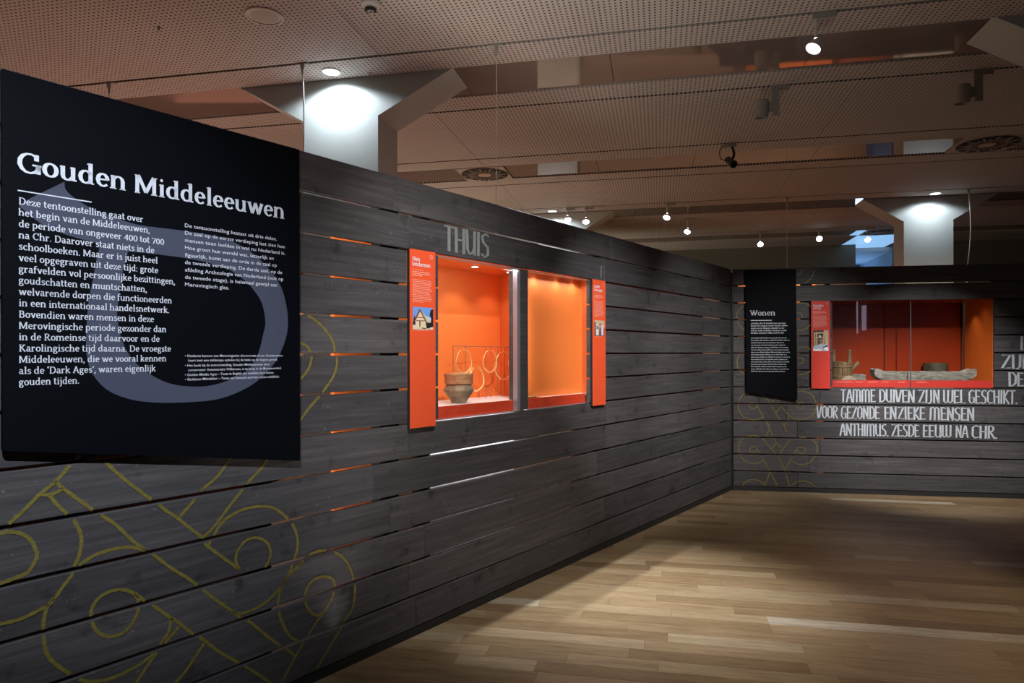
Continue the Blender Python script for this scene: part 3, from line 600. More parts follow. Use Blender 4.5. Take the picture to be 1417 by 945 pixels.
INTRO = [('Deze tentoonstelling gaat over', 6.824), ('het begin van de Middeleeuwen,', 6.798), ('de periode van ongeveer 400 tot 700', 6.742), ('na Chr. Daarover staat niets in de', 6.781),
 ('schoolboeken. Maar er is juist heel', 6.768), ('veel opgegraven uit deze tijd: grote', 6.766), ('grafvelden vol persoonlijke bezittingen,', 6.698), ('goudschatten en muntschatten,', 6.81),
 ('welvarende dorpen die functioneerden', 6.711), ('in een internationaal handelsnetwerk.', 6.721), ('Bovendien waren mensen in deze', 6.783), ('Merovingische periode gezonder dan', 6.734),
 ('in de Romeinse tijd daarvoor en de', 6.761), ('Karolingische tijd daarna. De vroegste', 6.715), ('Middeleeuwen, die we vooral kennen', 6.734), ('als de ‘Dark Ages’, waren eigenlijk', 6.777), ('gouden tijden.', 7.053)]
mb = MB()
for i, (t, s1) in enumerate(INTRO): stroke_line(mb, t, SER, 0, 2.159-i*.0393, 7.244-s1, .0365, wallput(7.244, PO), a=.060, b=.028, serif=.045)
part('intro_lettering', mb, LETTER, tp)
SIDE = [('De tentoonstelling bestaat uit drie delen.', 6.222), ('De zaal op de eerste verdieping laat zien hoe', 6.179), ('mensen toen leefden in wat nu Nederland is.', 6.178), ('Hoe groot hun wereld was, letterlijk en', 6.239),
 ('figuurlijk, komt aan de orde in de zaal op', 6.222), ('de tweede verdieping. De derde zaal, op de', 6.194), ('afdeling Archeologie van Nederland (ook op', 6.188), ('de tweede etage), is helemaal gewijd aan', 6.22), ('Merovingisch glas.', 6.461)]
mb = MB()
for i, (t, s1) in enumerate(SIDE): sans_line(mb, t, 0, 2.165-i*.0306, 6.657-s1, .0225, wallput(6.657, PO), bold=.001)
part('side_lettering', mb, LETTER, tp)
FOOT = [('• Kinderen kunnen een Merovingische dierenroute of een Goudzoekers-', 6.658, 6.189, 1.626), ('kaart met een zaklampje ophalen bij de balie op de begane grond.', 6.644, 6.221, 1.607),
 ('• Het boek bij de tentoonstelling, Gouden Middeleeuwen door', 6.658, 6.26, 1.586), ('conservator Annemarieke Willemsen, is te koop in de Museumwinkel.', 6.644, 6.198, 1.567),
 ('• Golden Middle Ages – Texts in English are available here below.', 6.658, 6.238, 1.547), ('• Goldenes Mittelalter – Texte auf Deutsch sind hier unten erhältlich.', 6.658, 6.21, 1.528)]
mb = MB()
for t, s0, s1, z in FOOT: sans_line(mb, t, 0, z, s0-s1, .0145, wallput(s0, PO), bold=.003)
part('footnote_lettering', mb, LETTER, tp)

# ------------------------------------------------------------------ Wonen panel
tp = thing('text_panel', FB, (-.44, .03, 1.1), 'narrow black panel titled Wonen near the corner of the back plank wall', 'sign')
mb = MB(); mb.prism([(-.157, 2.618), (-.722, 2.618), (-.735, 1.089), (-.165, 1.176)], .03, .05); part('board', mb, INK, tp)
def putB(t0): return lambda u, v: (-(t0+u), PO, v)
mb = MB(); stroke_line(mb, 'Wonen', SER, 0, 2.0785, .289, .094, putB(.204), a=.058, b=.024); part('title_lettering', mb, LETTER, tp)
mb = MB(); mb.box(-.214, -.453, PO-.0004, PO, 2.017, 2.025); part('rule', mb, LETTER, tp)
mb = MB()
for i, wd in enumerate((.385, .42, .37, .40, .365)): greek(mb, 0, 1.978-i*.0283, wd, .0145, putB(.217))
for i, wd in enumerate((.40, .432, .375, .40, .42, .43, .436, .40, .435, .41, .43, .395, .41, .42, .385)): greek(mb, 0, 1.808-i*.0281, wd, .0105, putB(.217))
part('small_lettering', mb, mat('dim_lettering', (.42, .45, .50), .6), tp)['kind'] = 'stuff'

# ------------------------------------------------------------------ narrow orange caption panels
def caption(fr, sgn, s0, s1, z1, z0, label, mt, title, t_w, photo, circ=True):
    """s0 = reader's left edge"""
    th_ = thing('caption_panel', fr, (sgn*(s0+s1)/2, .01, z0), label, 'sign', 'narrow orange caption panels')
    mb = MB(); mb.box(sgn*s0, sgn*s1, .003, .0235, z0, z1); part('backing', mb, BLACK, th_)
    mb = MB(); mb.box(sgn*s0, sgn*s1, .024, .028, z0, z1); part('board', mb, mt, th_)
    W_ = abs(s1-s0); put = lambda u, v: (sgn*s0+(-1)*u, .0287, v)
    mb = MB()
    for (t, wd), z in zip(zip(title, t_w), (z1-.066, z1-.095)):
        mb = MB(); stroke_line(mb, t, SER, W_*.09, z, wd, .036, put, a=.07, b=.035, serif=.05); part('title_lettering', mb, LETTER, th_)
    mb = MB()
    greek(mb, W_*.09, z1-.118, W_*.42, .003, put)
    for i, k_ in enumerate((.66, .72, .4)): greek(mb, W_*.09, z1-.131-i*.0105, W_*k_, .0052, put)
    z = z1-.176
    for i in range(14): greek(mb, W_*.09, z, W_*random.uniform(.68, .78) if i < 13 else W_*.4, .0035, put); z -= .0098
    greek(mb, W_*.09, z1-.466, W_*.62, .0035, put)
    part('small_lettering', mb, mat('caption_print', (.78, .45, .38), .6), th_)['kind'] = 'stuff'
    if circ:
        mb = MB(); cx, cz, R1, R0 = W_*.83, z1-.032, .0125, .0112
        ring = [(math.cos(i*PI/10), math.sin(i*PI/10)) for i in range(21)]
        for (c0, s_0), (c1, s_1) in zip(ring, ring[1:]): mb.poly([put(cx+c0*R1, cz+s_0*R1), put(cx+c1*R1, cz+s_1*R1), put(cx+c1*R0, cz+s_1*R0), put(cx+c0*R0, cz+s_0*R0)])
        mb.poly([put(cx-.001, cz-.004), put(cx+.001, cz-.004), put(cx+.001, cz+.004), put(cx-.001, cz+.004)])
        part('number_badge', mb, LETTER, th_)
    # printed picture
    pw = W_*.80; ph = photo['h']; px0 = W_*.10; pz0 = photo['z']
    mb = MB()
    for lay, (mi, poly) in enumerate(photo['polys']):
        mb.poly([(sgn*s0-(px0+x*pw), .0286+lay*.00004, pz0+y*ph) for x, y in poly], mi)
    part('printed_picture', mb, photo['mats'], th_)
    return th_
M_ = lambda n, c: mat(n, c, .5)
ph_hut = dict(h=.128, z=1.779, mats=[M_('print_sky', (.14, .30, .70)), M_('print_sky_pale', (.42, .58, .80)), M_('print_thatch', (.62, .50, .32)), M_('print_wood', (.16, .07, .04)), M_('print_gable', (.70, .58, .40)), M_('print_dark', (.012, .014, .018)), M_('print_sand', (.60, .55, .42))], polys=[
 (0, [(0, 0), (1, 0), (1, 1), (0, 1)]), (1, [(0, .3), (1, .3), (1, .5), (.6, .62), (0, .5)]), (6, [(0, 0), (1, 0), (1, .16), (0, .2)]), (5, [(.0, .2), (.12, .18), (.14, .45), (.08, .62), (.02, .45)]),
 (5, [(.84, .1), (1, .12), (1, .95), (.88, .9), (.82, .66), (.9, .5)]), (2, [(.34, .9), (.9, .32), (.62, .32)]), (5, [(.62, .32), (.92, .32), (.9, .12), (.8, .05), (.62, .05)]), (4, [(.14, .08), (.66, .05), (.62, .38), (.33, .82), (.12, .38)]),
 (3, [(.3, .9), (.38, .86), (.12, .36), (.06, .36)]), (3, [(.3, .9), (.37, .9), (.70, .32), (.63, .32)]), (3, [(.16, .36), (.58, .37), (.58, .41), (.16, .40)]), (3, [(.22, .51), (.52, .52), (.52, .56), (.22, .55)]), (5, [(.31, .1), (.35, .1), (.37, .36), (.31, .36)]), (5, [(.42, .04), (.64, .02), (.64, .06), (.42, .08)]), (2, [(.44, .18), (.58, .17), (.58, .22), (.44, .24)])])
ph_people = dict(h=.128, z=1.779, mats=[M_('print_tan', (.50, .38, .24)), M_('print_brown', (.20, .12, .07)), M_('print_white_cloth', (.62, .62, .66)), M_('print_purple', (.16, .07, .12)), M_('print_blue_cloth', (.14, .16, .28)), M_('print_black', (.02, .02, .02)), M_('print_skin', (.55, .34, .22))], polys=[
 (0, [(0, 0), (1, 0), (1, 1), (0, 1)]), (1, [(0, 0), (1, 0), (1, .2), (0, .3)]), (1, [(0, .3), (.16, .3), (.16, .85), (0, .9)]), (2, [(.18, .05), (.42, .05), (.40, .65), (.34, .78), (.24, .78), (.2, .6)]), (4, [(.22, .42), (.42, .42), (.40, .66), (.22, .66)]), (6, [(.26, .76), (.36, .76), (.36, .88), (.26, .88)]),
 (3, [(.46, .04), (.66, .04), (.64, .6), (.50, .6)]), (6, [(.5, .56), (.62, .56), (.62, .74), (.5, .74)]), (5, [(.5, .68), (.62, .68), (.62, .80), (.5, .80)]), (2, [(.70, .06), (.90, .06), (.88, .7), (.74, .7)]), (6, [(.76, .7), (.86, .7), (.86, .82), (.76, .82)]), (3, [(.9, .06), (1, .06), (1, .5), (.92, .6)])])
ph_room = dict(h=.240, z=1.659, mats=[M_('print_room_dark', (.035, .03, .035)), M_('print_beam', (.52, .38, .20)), M_('print_floor', (.42, .50, .62)), M_('print_plaster', (.48, .40, .26)), M_('print_brown_wall', (.24, .12, .07)), M_('print_light', (.80, .84, .86)), M_('print_black_edge', (.03, .04, .06))], polys=[
 (0, [(0, 0), (1, 0), (1, 1), (0, 1)]), (3, [(.78, .3), (1, .3), (1, 1), (.70, 1)]), (4, [(.42, .32), (.66, .32), (.66, .6), (.42, .6)]), (2, [(0, 0), (1, 0), (1, .3), (.55, .36), (0, .22)]), (5, [(0, .0), (.6, 0), (.45, .1), (0, .1)]), (1, [(.06, .25), (.16, .25), (.13, .9), (.05, .9)]), (1, [(.20, .28), (.29, .28), (.27, .92), (.18, .92)]), (1, [(.04, .88), (.72, .93), (.72, .86), (.04, .82)]),
 (1, [(.10, .66), (.62, .70), (.62, .64), (.10, .60)]), (1, [(.64, .28), (.72, .28), (.72, .9), (.66, .9)]), (5, [(.38, .68), (.5, .68), (.5, .76), (.38, .76)]), (6, [(.62, .18), (.95, .30), (.98, .24), (.7, .12)]), (5, [(.7, .08), (1, .02), (1, .14), (.78, .2)])])
caption(FL, 1, 5.340, 5.131, 2.238, 1.210, 'orange caption panel titled Huis beschermen with thatched hut picture, left of the bright showcase', SIGN, ('Huis', 'beschermen'), (.060, .148), ph_hut)
caption(FL, 1, 3.292, 3.085, 2.238, 1.212, 'orange caption panel with small picture of robed people, right of the bright showcase', SIGN, ('Gouden', 'halsringen'), (.095, .135), ph_people)
caption(FB, -1, .895, 1.104, 2.242, 1.222, 'red caption panel with interior picture beside the dark showcase on the back wall', SIGNR, ('Dagelijks', 'servies'), (.118, .09), ph_room)
# ------------------------------------------------------------------ left showcase
sc = thing('display_case', FL, (4.2, -.25, 1.0), 'bright orange built-in showcase with two windows under the painted word THUIS', 'display case')
mb = MB(); mb.box(3.86, 5.14, -.47, -.45, 1.30, 2.27); part('back_panel', mb, ORANGE, sc)
mb = MB(); mb.box(3.24, 4.20, -.135, -.115, 1.24, 2.27); part('back_panel', mb, ORANGE, sc)
mb = MB(); mb.box(5.115, 5.14, -.45, -.032, 1.24, 2.27); part('side_panel', mb, ORANGE, sc)
mb = MB(); mb.box(3.87, 3.89, -.45, -.136, 1.30, 2.27); part('side_panel', mb, ORANGE, sc)
mb = MB(); mb.box(3.226, 3.24, -.135, -.032, 1.24, 2.27); part('side_panel', mb, ORANGE, sc)
mb = MB(); mb.box(3.86, 5.14, -.47, -.03, 2.245, 2.27); mb.box(3.226, 3.86, -.135, -.03, 2.245, 2.27); part('case_ceiling', mb, ORANGE, sc)
mb = MB(); mb.box(3.89, 5.115, -.45, -.052, 1.295, 1.31); part('case_floor', mb, WHITEF, sc)
mb = MB(); mb.box(3.24, 4.15, -.115, -.052, 1.295, 1.31); part('case_floor', mb, WHITEF, sc)
for a0, a1 in ((4.243, 5.10), (3.30, 4.150)):
    lg = MB(); lg.box(a0, a1, -.052, -.044, 1.236, 1.312); lgo = part('front_ledge', lg, REDOR, sc)
    mb = MB(); x = a1-.06
    while x > a0+.5:
        for r in range(3): greek(mb, 0, 1.292-r*.010, random.uniform(.05, .10), .0035, lambda u, v, x=x: (x-u, -.0436, v))
        x -= .135
    part('object_captions', mb, mat('red_caption_print', (.62, .16, .10), .6), lgo)['kind'] = 'stuff'
    gm = MB(); gm.box(a0, a1, -.034, -.028, 1.236, 2.232); part('glass_pane', gm, GLASS, sc)
mb = MB(); mb.box(4.244, 4.275, -.040, -.002, 1.236, 2.232); part('metal_frame', mb, ALU, sc)
mb = MB(); mb.box(4.243, 5.098, -.038, -.006, 1.2345, 1.2385); part('sill_strip', mb, ALU, sc)
mb = MB(); mb.box(3.30, 4.150, -.038, -.006, 1.2345, 1.2385); part('sill_strip', mb, ALU, sc)
mb = MB(); mb.box(3.30, 5.098, -.045, -.012, 2.226, 2.2315); part('head_strip', mb, ALU, sc)
for s_, o_, w_ in ((4.88, -.24, 4.6), (4.45, -.24, 4.6), (4.05, -.24, 3.), (3.92, -.08, .8), (3.62, -.08, .8), (3.38, -.08, .6)):
    r_ = .022 if o_ < -.1 else .012
    mb = MB(); mb.lathe([(r_*1.3, 0), (r_*1.3, -.004), (r_, -.005)], (s_, o_, 2.245), 16); dl = part('downlight', mb, WHITEP, sc)
    mb = MB(); mb.lathe([(r_, -.006), (r_, -.0065), (0, -.0065)], (s_, o_, 2.245), 12); part('lamp_face', mb, LAMPON, dl)
    spot(PL(s_, o_, 2.232), PL(s_, o_-.03 if o_ < -.1 else o_-.006, 1.3), w_*1.0, 112, .5, (1, .95, .86), .02)
area(PL(4.65, -.10, 2.22), PL(4.6, -.33, 1.3), 2.2, .8, .05, (1, .95, .88))
area(PL(3.70, -.060, 2.20), PL(3.7, -.085, 1.3), 1.0, .8, .03, (1, .95, .88))
area(PL(4.10, -.070, 1.70), PL(3.5, -.112, 1.68), 1.3, .03, .7, (1, .95, .88))  # added strip lamp hidden behind the mullion, evens the back panel
# the light tube lying on the case roof, seen through the top joint
t = thing('tube_light', FL, (3.9, -.09, 2.27), 'lit fluorescent tube on the showcase roof behind the top joint', 'lamp')
mb = MB(); mb.box(3.05, 4.75, -.13, -.07, 2.27, 2.395); part('lamp_housing', mb, WHITEP, t)
mb = MB(); mb.tube([(3.1, -.10, 2.425), (4.7, -.10, 2.425)], .013, 10); part('lamp_tube', mb, TUBE, t, True)
# pale back board below the case, seen through the lower joints
mb = MB(); mb.box(4.10, 5.02, -.20, -.17, 0, 1.22)
single('white_backing_board', mb, WHITEF, FL, (4.5, -.18, 0), 'white board standing behind the planks below the bright showcase', 'board')
area(PL(4.55, -.11, 1.21), PL(4.55, -.14, .2), 9.0, .85, .05, (.95, .93, 1))
# orange boards of the gallery behind, seen through the joints
mb = MB(); mb.box(5.22, 5.64, -.30, -.27, 0, 2.44)
single('orange_backing_board', mb, ORANGE, FL, (5.9, -.28, 0), 'orange board behind the plank joints beside the large black panel', 'board')
area(PL(5.6, -.16, 2.60), PL(5.6, -.24, 1.4), 2.5, .5, .06, (1, .85, .7))
area(PL(5.80, -.19, 1.55), PL(5.45, -.26, 1.55), 3.2, .08, 1.7, (1, .85, .7))  # added unseen strip lamp, brightens the board in the lower joints
mb = MB(); mb.box(5.95, 9.0, -.62, -.60, 0, 2.5)
single('brown_backing_board', mb, mat('brown_board', (.16, .05, .015), .6), FL, (7.5, -.6, 0), 'dim brown board far behind the plank joints under the large black panel', 'board')
mb = MB(); mb.box(.2, 3.1, -.30, -.27, 0, 2.5)
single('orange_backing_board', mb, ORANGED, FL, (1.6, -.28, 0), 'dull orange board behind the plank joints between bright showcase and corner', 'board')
area(PL(1.7, -.16, 2.60), PL(1.7, -.24, 1.0), 1.6, 2.4, .1, (1, .85, .7))
mb = MB(); mb.box(-.12, -1.02, -.30, -.27, 0, 2.5)
single('orange_backing_board', mb, ORANGE, FB, (-.5, -.28, 0), 'orange board behind the plank joints around the Wonen panel', 'board')
mb = MB(); mb.box(-1.15, -5.5, -.16, -.13, 0, 1.22)  # added behind the planks to block light from the gallery
single('light_blocking_board', mb, BLACK, FB, (-3, -.14, 0), 'added black board keeping light out of the joints below the showcase of the back wall', 'board')
mb = MB(); mb.box(-2.99, -5.5, -.16, -.13, 1.23, 2.6)  # likewise added, blocks gallery light right of the showcase
single('light_blocking_board', mb, BLACK, FB, (-4, -.14, 1.23), 'added black board keeping light out of the joints right of the showcase of the back wall', 'board')
area(PB(.6, -.16, 2.60), PB(.6, -.24, 1.2), 6, .8, .1, (1, .85, .7))

# carinated pot
pot = thing('clay_pot', FL, (4.70, -.17, 1.31), 'brown carinated clay pot with wide collar in the bright showcase', 'pot')
c = (4.70, -.17, 1.31)
CLAY = mat('pot_clay', rough=.75, build=rough_build((.17, .12, .075), (.38, .29, .19), 16.))
CLAYR = mat('pot_clay_red', rough=.7, build=rough_build((.34, .14, .06), (.56, .30, .14), 18., (1, 1, 3)))
mb = MB(); mb.lathe([(.046, 0), (.049, .004), (.058, .022), (.076, .048), (.094, .074), (.1005, .084), (.1015, .090), (.098, .098), (.088, .113), (.083, .124), (.083, .128), (.075, .127), (.04, .02), (0, .012)], c, 40); part('body', mb, CLAY, pot, True)
mb = MB(); mb.lathe([(.082, .124), (.093, .129), (.096, .136), (.0945, .143), (.0935, .155), (.095, .172), (.098, .186), (.0985, .193), (.096, .198), (.090, .196), (.087, .188), (.080, .135)], c, 40); part('collar', mb, CLAYR, pot, True)
# thin rods carrying neck rings
def disc_s(x, o): # s for a pixel column at offset o
    u = (x-708.5)/950; px = 2.616+.798*o; py = 8.19-.6027*o
    return (px-u*py)/(.6027-.798*u)
RODS = [(disc_s(x, o), o) for x, o in ((627, -.30), (644, -.31), (672, -.33), (679, -.36), (689, -.38), (698, -.40), (711, -.33))]
rk = thing('ring_stand', FL, (4.35, -.30, 1.31), 'thin steel rod stand for neck rings in the bright showcase', 'stand')
ZR = 1.69
mb = MB(); mb.tube([(*RODS[0], ZR), (*RODS[-1], ZR-.004)], .0022, 6); part('top_rod', mb, STEEL, rk)

for s_, o_ in RODS:
    mb = MB(); mb.tube([(s_, o_, 1.31), (s_, o_, ZR)], .0022, 6); part('rod', mb, STEEL, rk)
LBL = ['leftmost gold neck ring hanging high on the rod stand', 'low double-wound gold neck ring hanging beside the clay pot', 'second high gold neck ring with a thickened lower edge', 'gold neck ring hanging low at the centre of the rod stand', 'gold neck ring hanging high beside the window mullion', 'small gold crescent ring hanging lowest beside the window mullion']
for i, (x, yc, rx, o_, tw) in enumerate(((642, 500, .082, -.305, 0), (659, 524, .086, -.30, 1), (678, 500, .080, -.325, 0), (697, 506, .105, -.34, 0), (713, 500, .084, -.335, 0), (714, 530, .060, -.335, 0))):
    s_ = disc_s(x, o_); Y = (8.19-.6027*o_)-.798*s_; z_ = EYE-(yc-489)/950*Y
    mb = MB()
    def ringpts(R, ph, dz=0, full=350): return [(s_+R*math.cos(math.radians(a+ph)), o_+.004*math.sin(a*.07), z_+dz+R*math.sin(math.radians(a+ph))) for a in range(0, full, 10)]
    n = len(ringpts(rx, 95)); rad = [.0024+.0032*math.sin(PI*k/(n-1))**3 for k in range(n)]
    mb.tube(ringpts(rx, 95), rad, 8)
    if tw: mb.tube(ringpts(rx*.93, 100, -.006), rad, 8)
    mb.tube([(s_, o_, z_+rx), (s_+.006, o_, z_+rx+.006)], .002, 6)
    single('neck_ring', mb, GOLDM, FL, (s_, o_, z_), LBL[i], 'ring', 'gold neck rings on the rod stand', True)
mb = MB()
mb.tube([(4.13, -.085, 1.314), (4.06, -.082, 1.316), (4.0, -.08, 1.322), (3.95, -.078, 1.331), (3.93, -.078, 1.333)], [.004, .003, .0025, .003, .001], 8)
mb.lathe([(0, -.004), (.012, -.003), (.014, 0), (.012, .003), (0, .004)], (4.10, -.084, 1.315), 14)
single('gold_pin', mb, GOLDM, FL, (4.05, -.08, 1.31), 'small gold pin lying at the left of the right showcase window', 'pin', smooth=True)

# ------------------------------------------------------------------ back showcase
sc = thing('display_case', FB, (-1.99, -.35, 1.0), 'dim red-orange built-in showcase with wooden vessels in the back plank wall', 'display case')
D_ = -.68
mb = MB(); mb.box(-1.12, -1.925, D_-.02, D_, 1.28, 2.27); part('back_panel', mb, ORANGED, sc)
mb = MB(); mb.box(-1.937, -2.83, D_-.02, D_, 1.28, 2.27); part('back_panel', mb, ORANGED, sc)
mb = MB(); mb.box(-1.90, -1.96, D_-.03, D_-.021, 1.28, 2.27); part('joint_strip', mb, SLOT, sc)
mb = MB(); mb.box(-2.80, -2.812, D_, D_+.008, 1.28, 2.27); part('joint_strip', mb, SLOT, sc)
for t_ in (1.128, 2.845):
    mb = MB(); mb.box(-t_, -t_-.015, D_, -.032, 1.24, 2.27); part('side_panel', mb, ORANGED if t_ < 2 else mat('orange_side_lit_tone', (.75, .16, .02), .35), sc)  # right side painted a lighter orange for the light it catches
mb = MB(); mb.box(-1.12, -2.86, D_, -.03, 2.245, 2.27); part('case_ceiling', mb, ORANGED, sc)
mb = MB(); mb.box(-1.14, -2.845, D_, -.052, 1.275, 1.288); part('case_floor', mb, mat('grey_linen_board', (.20, .18, .13), .7), sc)
lg = MB(); lg.box(-1.14, -2.843, -.052, -.042, 1.236, 1.318); lgo = part('front_ledge', lg, mat('signal_red', (.52, .032, .022), .5), sc)
mb = MB()
for x in (1.19, 1.29, 1.40, 1.53, 1.68, 1.86, 2.06):
    for r in range(2): greek(mb, 0, 1.300-r*.010, random.uniform(.07, .12), .004, lambda u, v, x=x: (-(x+u), -.0415, v))
part('object_captions', mb, mat('pink_caption_print', (.85, .3, .25), .6), lgo)['kind'] = 'stuff'
for a0, a1 in ((1.14, 1.986), (1.994, 2.843)):
    gm = MB(); gm.box(-a0, -a1, -.034, -.028, 1.236, 2.232); part('glass_pane', gm, GLASS, sc)
mb = MB(); mb.box(-1.986, -1.994, -.036, -.026, 1.236, 2.232); part('joint_seal', mb, mat('seal_grey', (.08, .08, .09), .4), sc)
mb = MB(); mb.lathe([(.02, 0), (.018, -.006)], (-2.62, -.42, 2.245), 14); dl = part('downlight', mb, WHITEP, sc)
spot(PB(2.70, -.40, 2.23), PB(2.82, -.42, 1.3), 2.6, 75, .9, (1, .9, .75), .02)
area(PB(2.0, -.16, 2.23), PB(2.0, -.30, 1.3), 1.2, 1.5, .05, (1, .93, .85), 110)
# driftwood trough
OLDWOOD = mat('old_grey_wood', rough=.85, build=rough_build((.10, .097, .08), (.40, .39, .34), 11., (1, 1, 5)))
OLDWOODB = mat('old_brown_wood', rough=.7, build=rough_build((.07, .045, .018), (.26, .17, .08), 8., (4, 4, .7)))
def trough(name, label, t0, t1, o, z, hw, hh, lug, group=None):
    mb = MB(); n = 36; rows = []
    rr = random.Random(5)
    for i in range(n+1):
        f = i/n; x = t0+(t1-t0)*f; e = min(f, 1-f)
        lugf = max(0, 1-e/.10) if lug else 0
        wd = hw*(.72+.28*min(1, e/.12)); base_ = .075*lugf**1.3; top = hh*(1+lugf*.42*math.sin(min(1, e/.08)*PI*.6+.6))+rr.uniform(-.004, .004)
        ins = .018; floor_ = hh*.35 if .10 < f < .90 else top-.012; base_ = min(base_, floor_-.015)
        prof = [(-wd*.60, base_), (-wd*.9, max(hh*.35, base_+.01)), (-wd, top), (-wd+ins, top+.002), (-wd*.72, floor_+.01), (0, floor_), (wd*.72, floor_+.01), (wd-ins, top+.002), (wd, top), (wd*.9, max(hh*.35, base_+.01)), (wd*.60, base_)]
        rows.append([(-x, o+y, z+zz) for y, zz in prof])
    k_ = len(rows[0]); b = len(mb.v)
    for r in rows: mb.v += r
    for i in range(n):
        for j in range(k_):
            l = (j+1) % k_; mb.f.append((b+i*k_+j, b+i*k_+l, b+(i+1)*k_+l, b+(i+1)*k_+j)); mb.m.append(0)
    mb.f.append(tuple(range(b, b+k_))); mb.m.append(0); mb.f.append(tuple(range(b+n*k_, b+n*k_+k_))); mb.m.append(0)
    return single(name, mb, OLDWOOD, FB, (-(t0+t1)/2, o, z), label, 'trough', group, True)
trough('wooden_trough', 'long grey dugout wooden trough with raised ends in the back showcase', 1.66, 2.76, -.28, 1.288, .12, .125, True)
trough('wooden_plank_trough', 'flat weathered wooden tray lying behind the bucket in the back showcase', 1.20, 1.63, -.47, 1.288, .09, .085, False)
# bucket
bk = thing('wooden_bucket', FB, (-1.30, -.22, 1.288), 'brown stave bucket with two upright lugs and a spout in the back showcase', 'bucket')
c = Vector((-1.30, -.22, 1.288)); R_ = .118; HB = .245
for k_ in range(14):
    a0, a1 = 2*PI*k_/14+.02, 2*PI*(k_+1)/14-.02
    mb = MB(); ht = HB+random.uniform(-.006, .004); rin = R_-.016
    pts = [(c.x+r*math.cos(a), c.y+r*math.sin(a)) for r, a in ((R_, a0), (R_, (a0+a1)/2), (R_, a1), (rin, a1), (rin, (a0+a1)/2), (rin, a0))]
    mb.prism(pts, c.z, c.z+ht, ax='z')
    part('stave', mb, OLDWOODB, bk)
for z_ in (.06, .175):
    mb = MB(); mb.lathe([(R_+.001, z_), (R_+.006, z_+.003), (R_+.006, z_+.016), (R_+.001, z_+.019)], c, 32); part('hoop', mb, mat('withy_hoop', (.20, .13, .06), .6), bk, True)
for sg in (-1, 1):
    mb = MB(); x = c.x+sg*.088; mb.tube([(x, c.y, c.z+.22), (x, c.y, c.z+.30), (x, c.y, c.z+.355), (x, c.y, c.z+.372), (x, c.y, c.z+.385)], [.026, .021, .019, .024, .018], 10); part('lug', mb, OLDWOODB, bk, True)
mb = MB(); mb.tube([(c.x-.11, c.y, c.z+.15), (c.x-.15, c.y, c.z+.19), (c.x-.185, c.y, c.z+.235)], [.028, .02, .024], 8); part('spout', mb, OLDWOODB, bk, True)
mb = MB(); mb.lathe([(.0, 0), (.09, 0), (.085, .03), (.05, .065), (.02, .08), (0, .082)], (-1.34, -.078, 1.288), 18, sx=1.1, sy=.24)
single('stone_fragment', mb, mat('pale_stone', rough=.8, build=rough_build((.20, .16, .11), (.36, .30, .22), 12.)), FB, (-1.34, -.09, 1.29), 'rounded pale fragment lying in front of the wooden bucket', 'fragment', smooth=True)
mb = MB(); mb.lathe([(.118, 0), (.126, .02), (.132, .12), (.134, .222), (.128, .225), (.122, .03), (0, .025)], (-2.46, -.54, 1.288), 32)
single('wooden_bowl', mb, mat('dark_bowl_wood', rough=.6, build=rough_build((.03, .028, .015), (.08, .07, .035), 9.)), FB, (-2.46, -.54, 1.288), 'dark round wooden bowl standing behind the long trough', 'bowl', smooth=True)

# ------------------------------------------------------------------ columns
def column(pl, pr, q0, q1, tl, tr, zcap, label):
    th_ = thing('column', FC, ((pl+pr)/2, (q0+q1)/2, 0), label, 'column')
    mb = MB(); mb.box(pl, pr, q0, q1, 0, zcap); part('shaft', mb, COLM, th_)
    mb = MB(); mb.prism([(pl, zcap), (pr, zcap), (tr, CEIL+.008), (tl, CEIL+.008)], q0, q1); part('capital', mb, COLM, th_)
column(-2.815, -2.167, 5.09, 5.50, -3.392, -1.547, 3.522, 'grey flared column lit by a downlight above the large black panel')
column(3.427, 4.062, 10.75, 11.18, 2.89, 4.62, 3.51, 'grey flared column lit by a downlight beyond the back plank wall')
column(-1.87, -1.24, 10.75, 11.18, -2.45, -.68, 3.51, 'grey flared column capital half hidden behind the left plank wall')
column(2.74, 3.39, 5.07, 5.48, 2.155, 4.0, 3.52, 'dark flared column at the upper right edge')

# ------------------------------------------------------------------ ceiling fittings
def downlight(p, q, r, label, power, tgt, deg=70):
    th_ = thing('downlight', FC, (p, q, CEIL), label, 'ceiling light', 'recessed downlights')
    mb = MB(); mb.lathe([(r*1.22, 0), (r*1.22, -.006), (r, -.008), (r, 0)], (p, q, CEIL), 28); part('trim_ring', mb, WHITEP, th_, True)
    mb = MB(); mb.lathe([(r, -.003), (r, -.0045), (0, -.0045)], (p, q, CEIL), 24); part('lamp_face', mb, LAMPON, th_)
    spot(PC(p, q, CEIL-.02), PC(*tgt), power, deg, .35, (.80, .90, 1), .04)
downlight(-2.49, 4.94, .062, 'lit round downlight in front of the left grey column', 48, (-2.49, 5.02, 2.8), 150)
downlight(3.745, 10.50, .062, 'lit round downlight in front of the column beyond the back wall', 28, (3.745, 10.6, 2.8), 150)
downlight(-1.60, 10.50, .062, 'lit round downlight just above the left plank wall top', 30, (-1.56, 10.6, 2.8), 150)

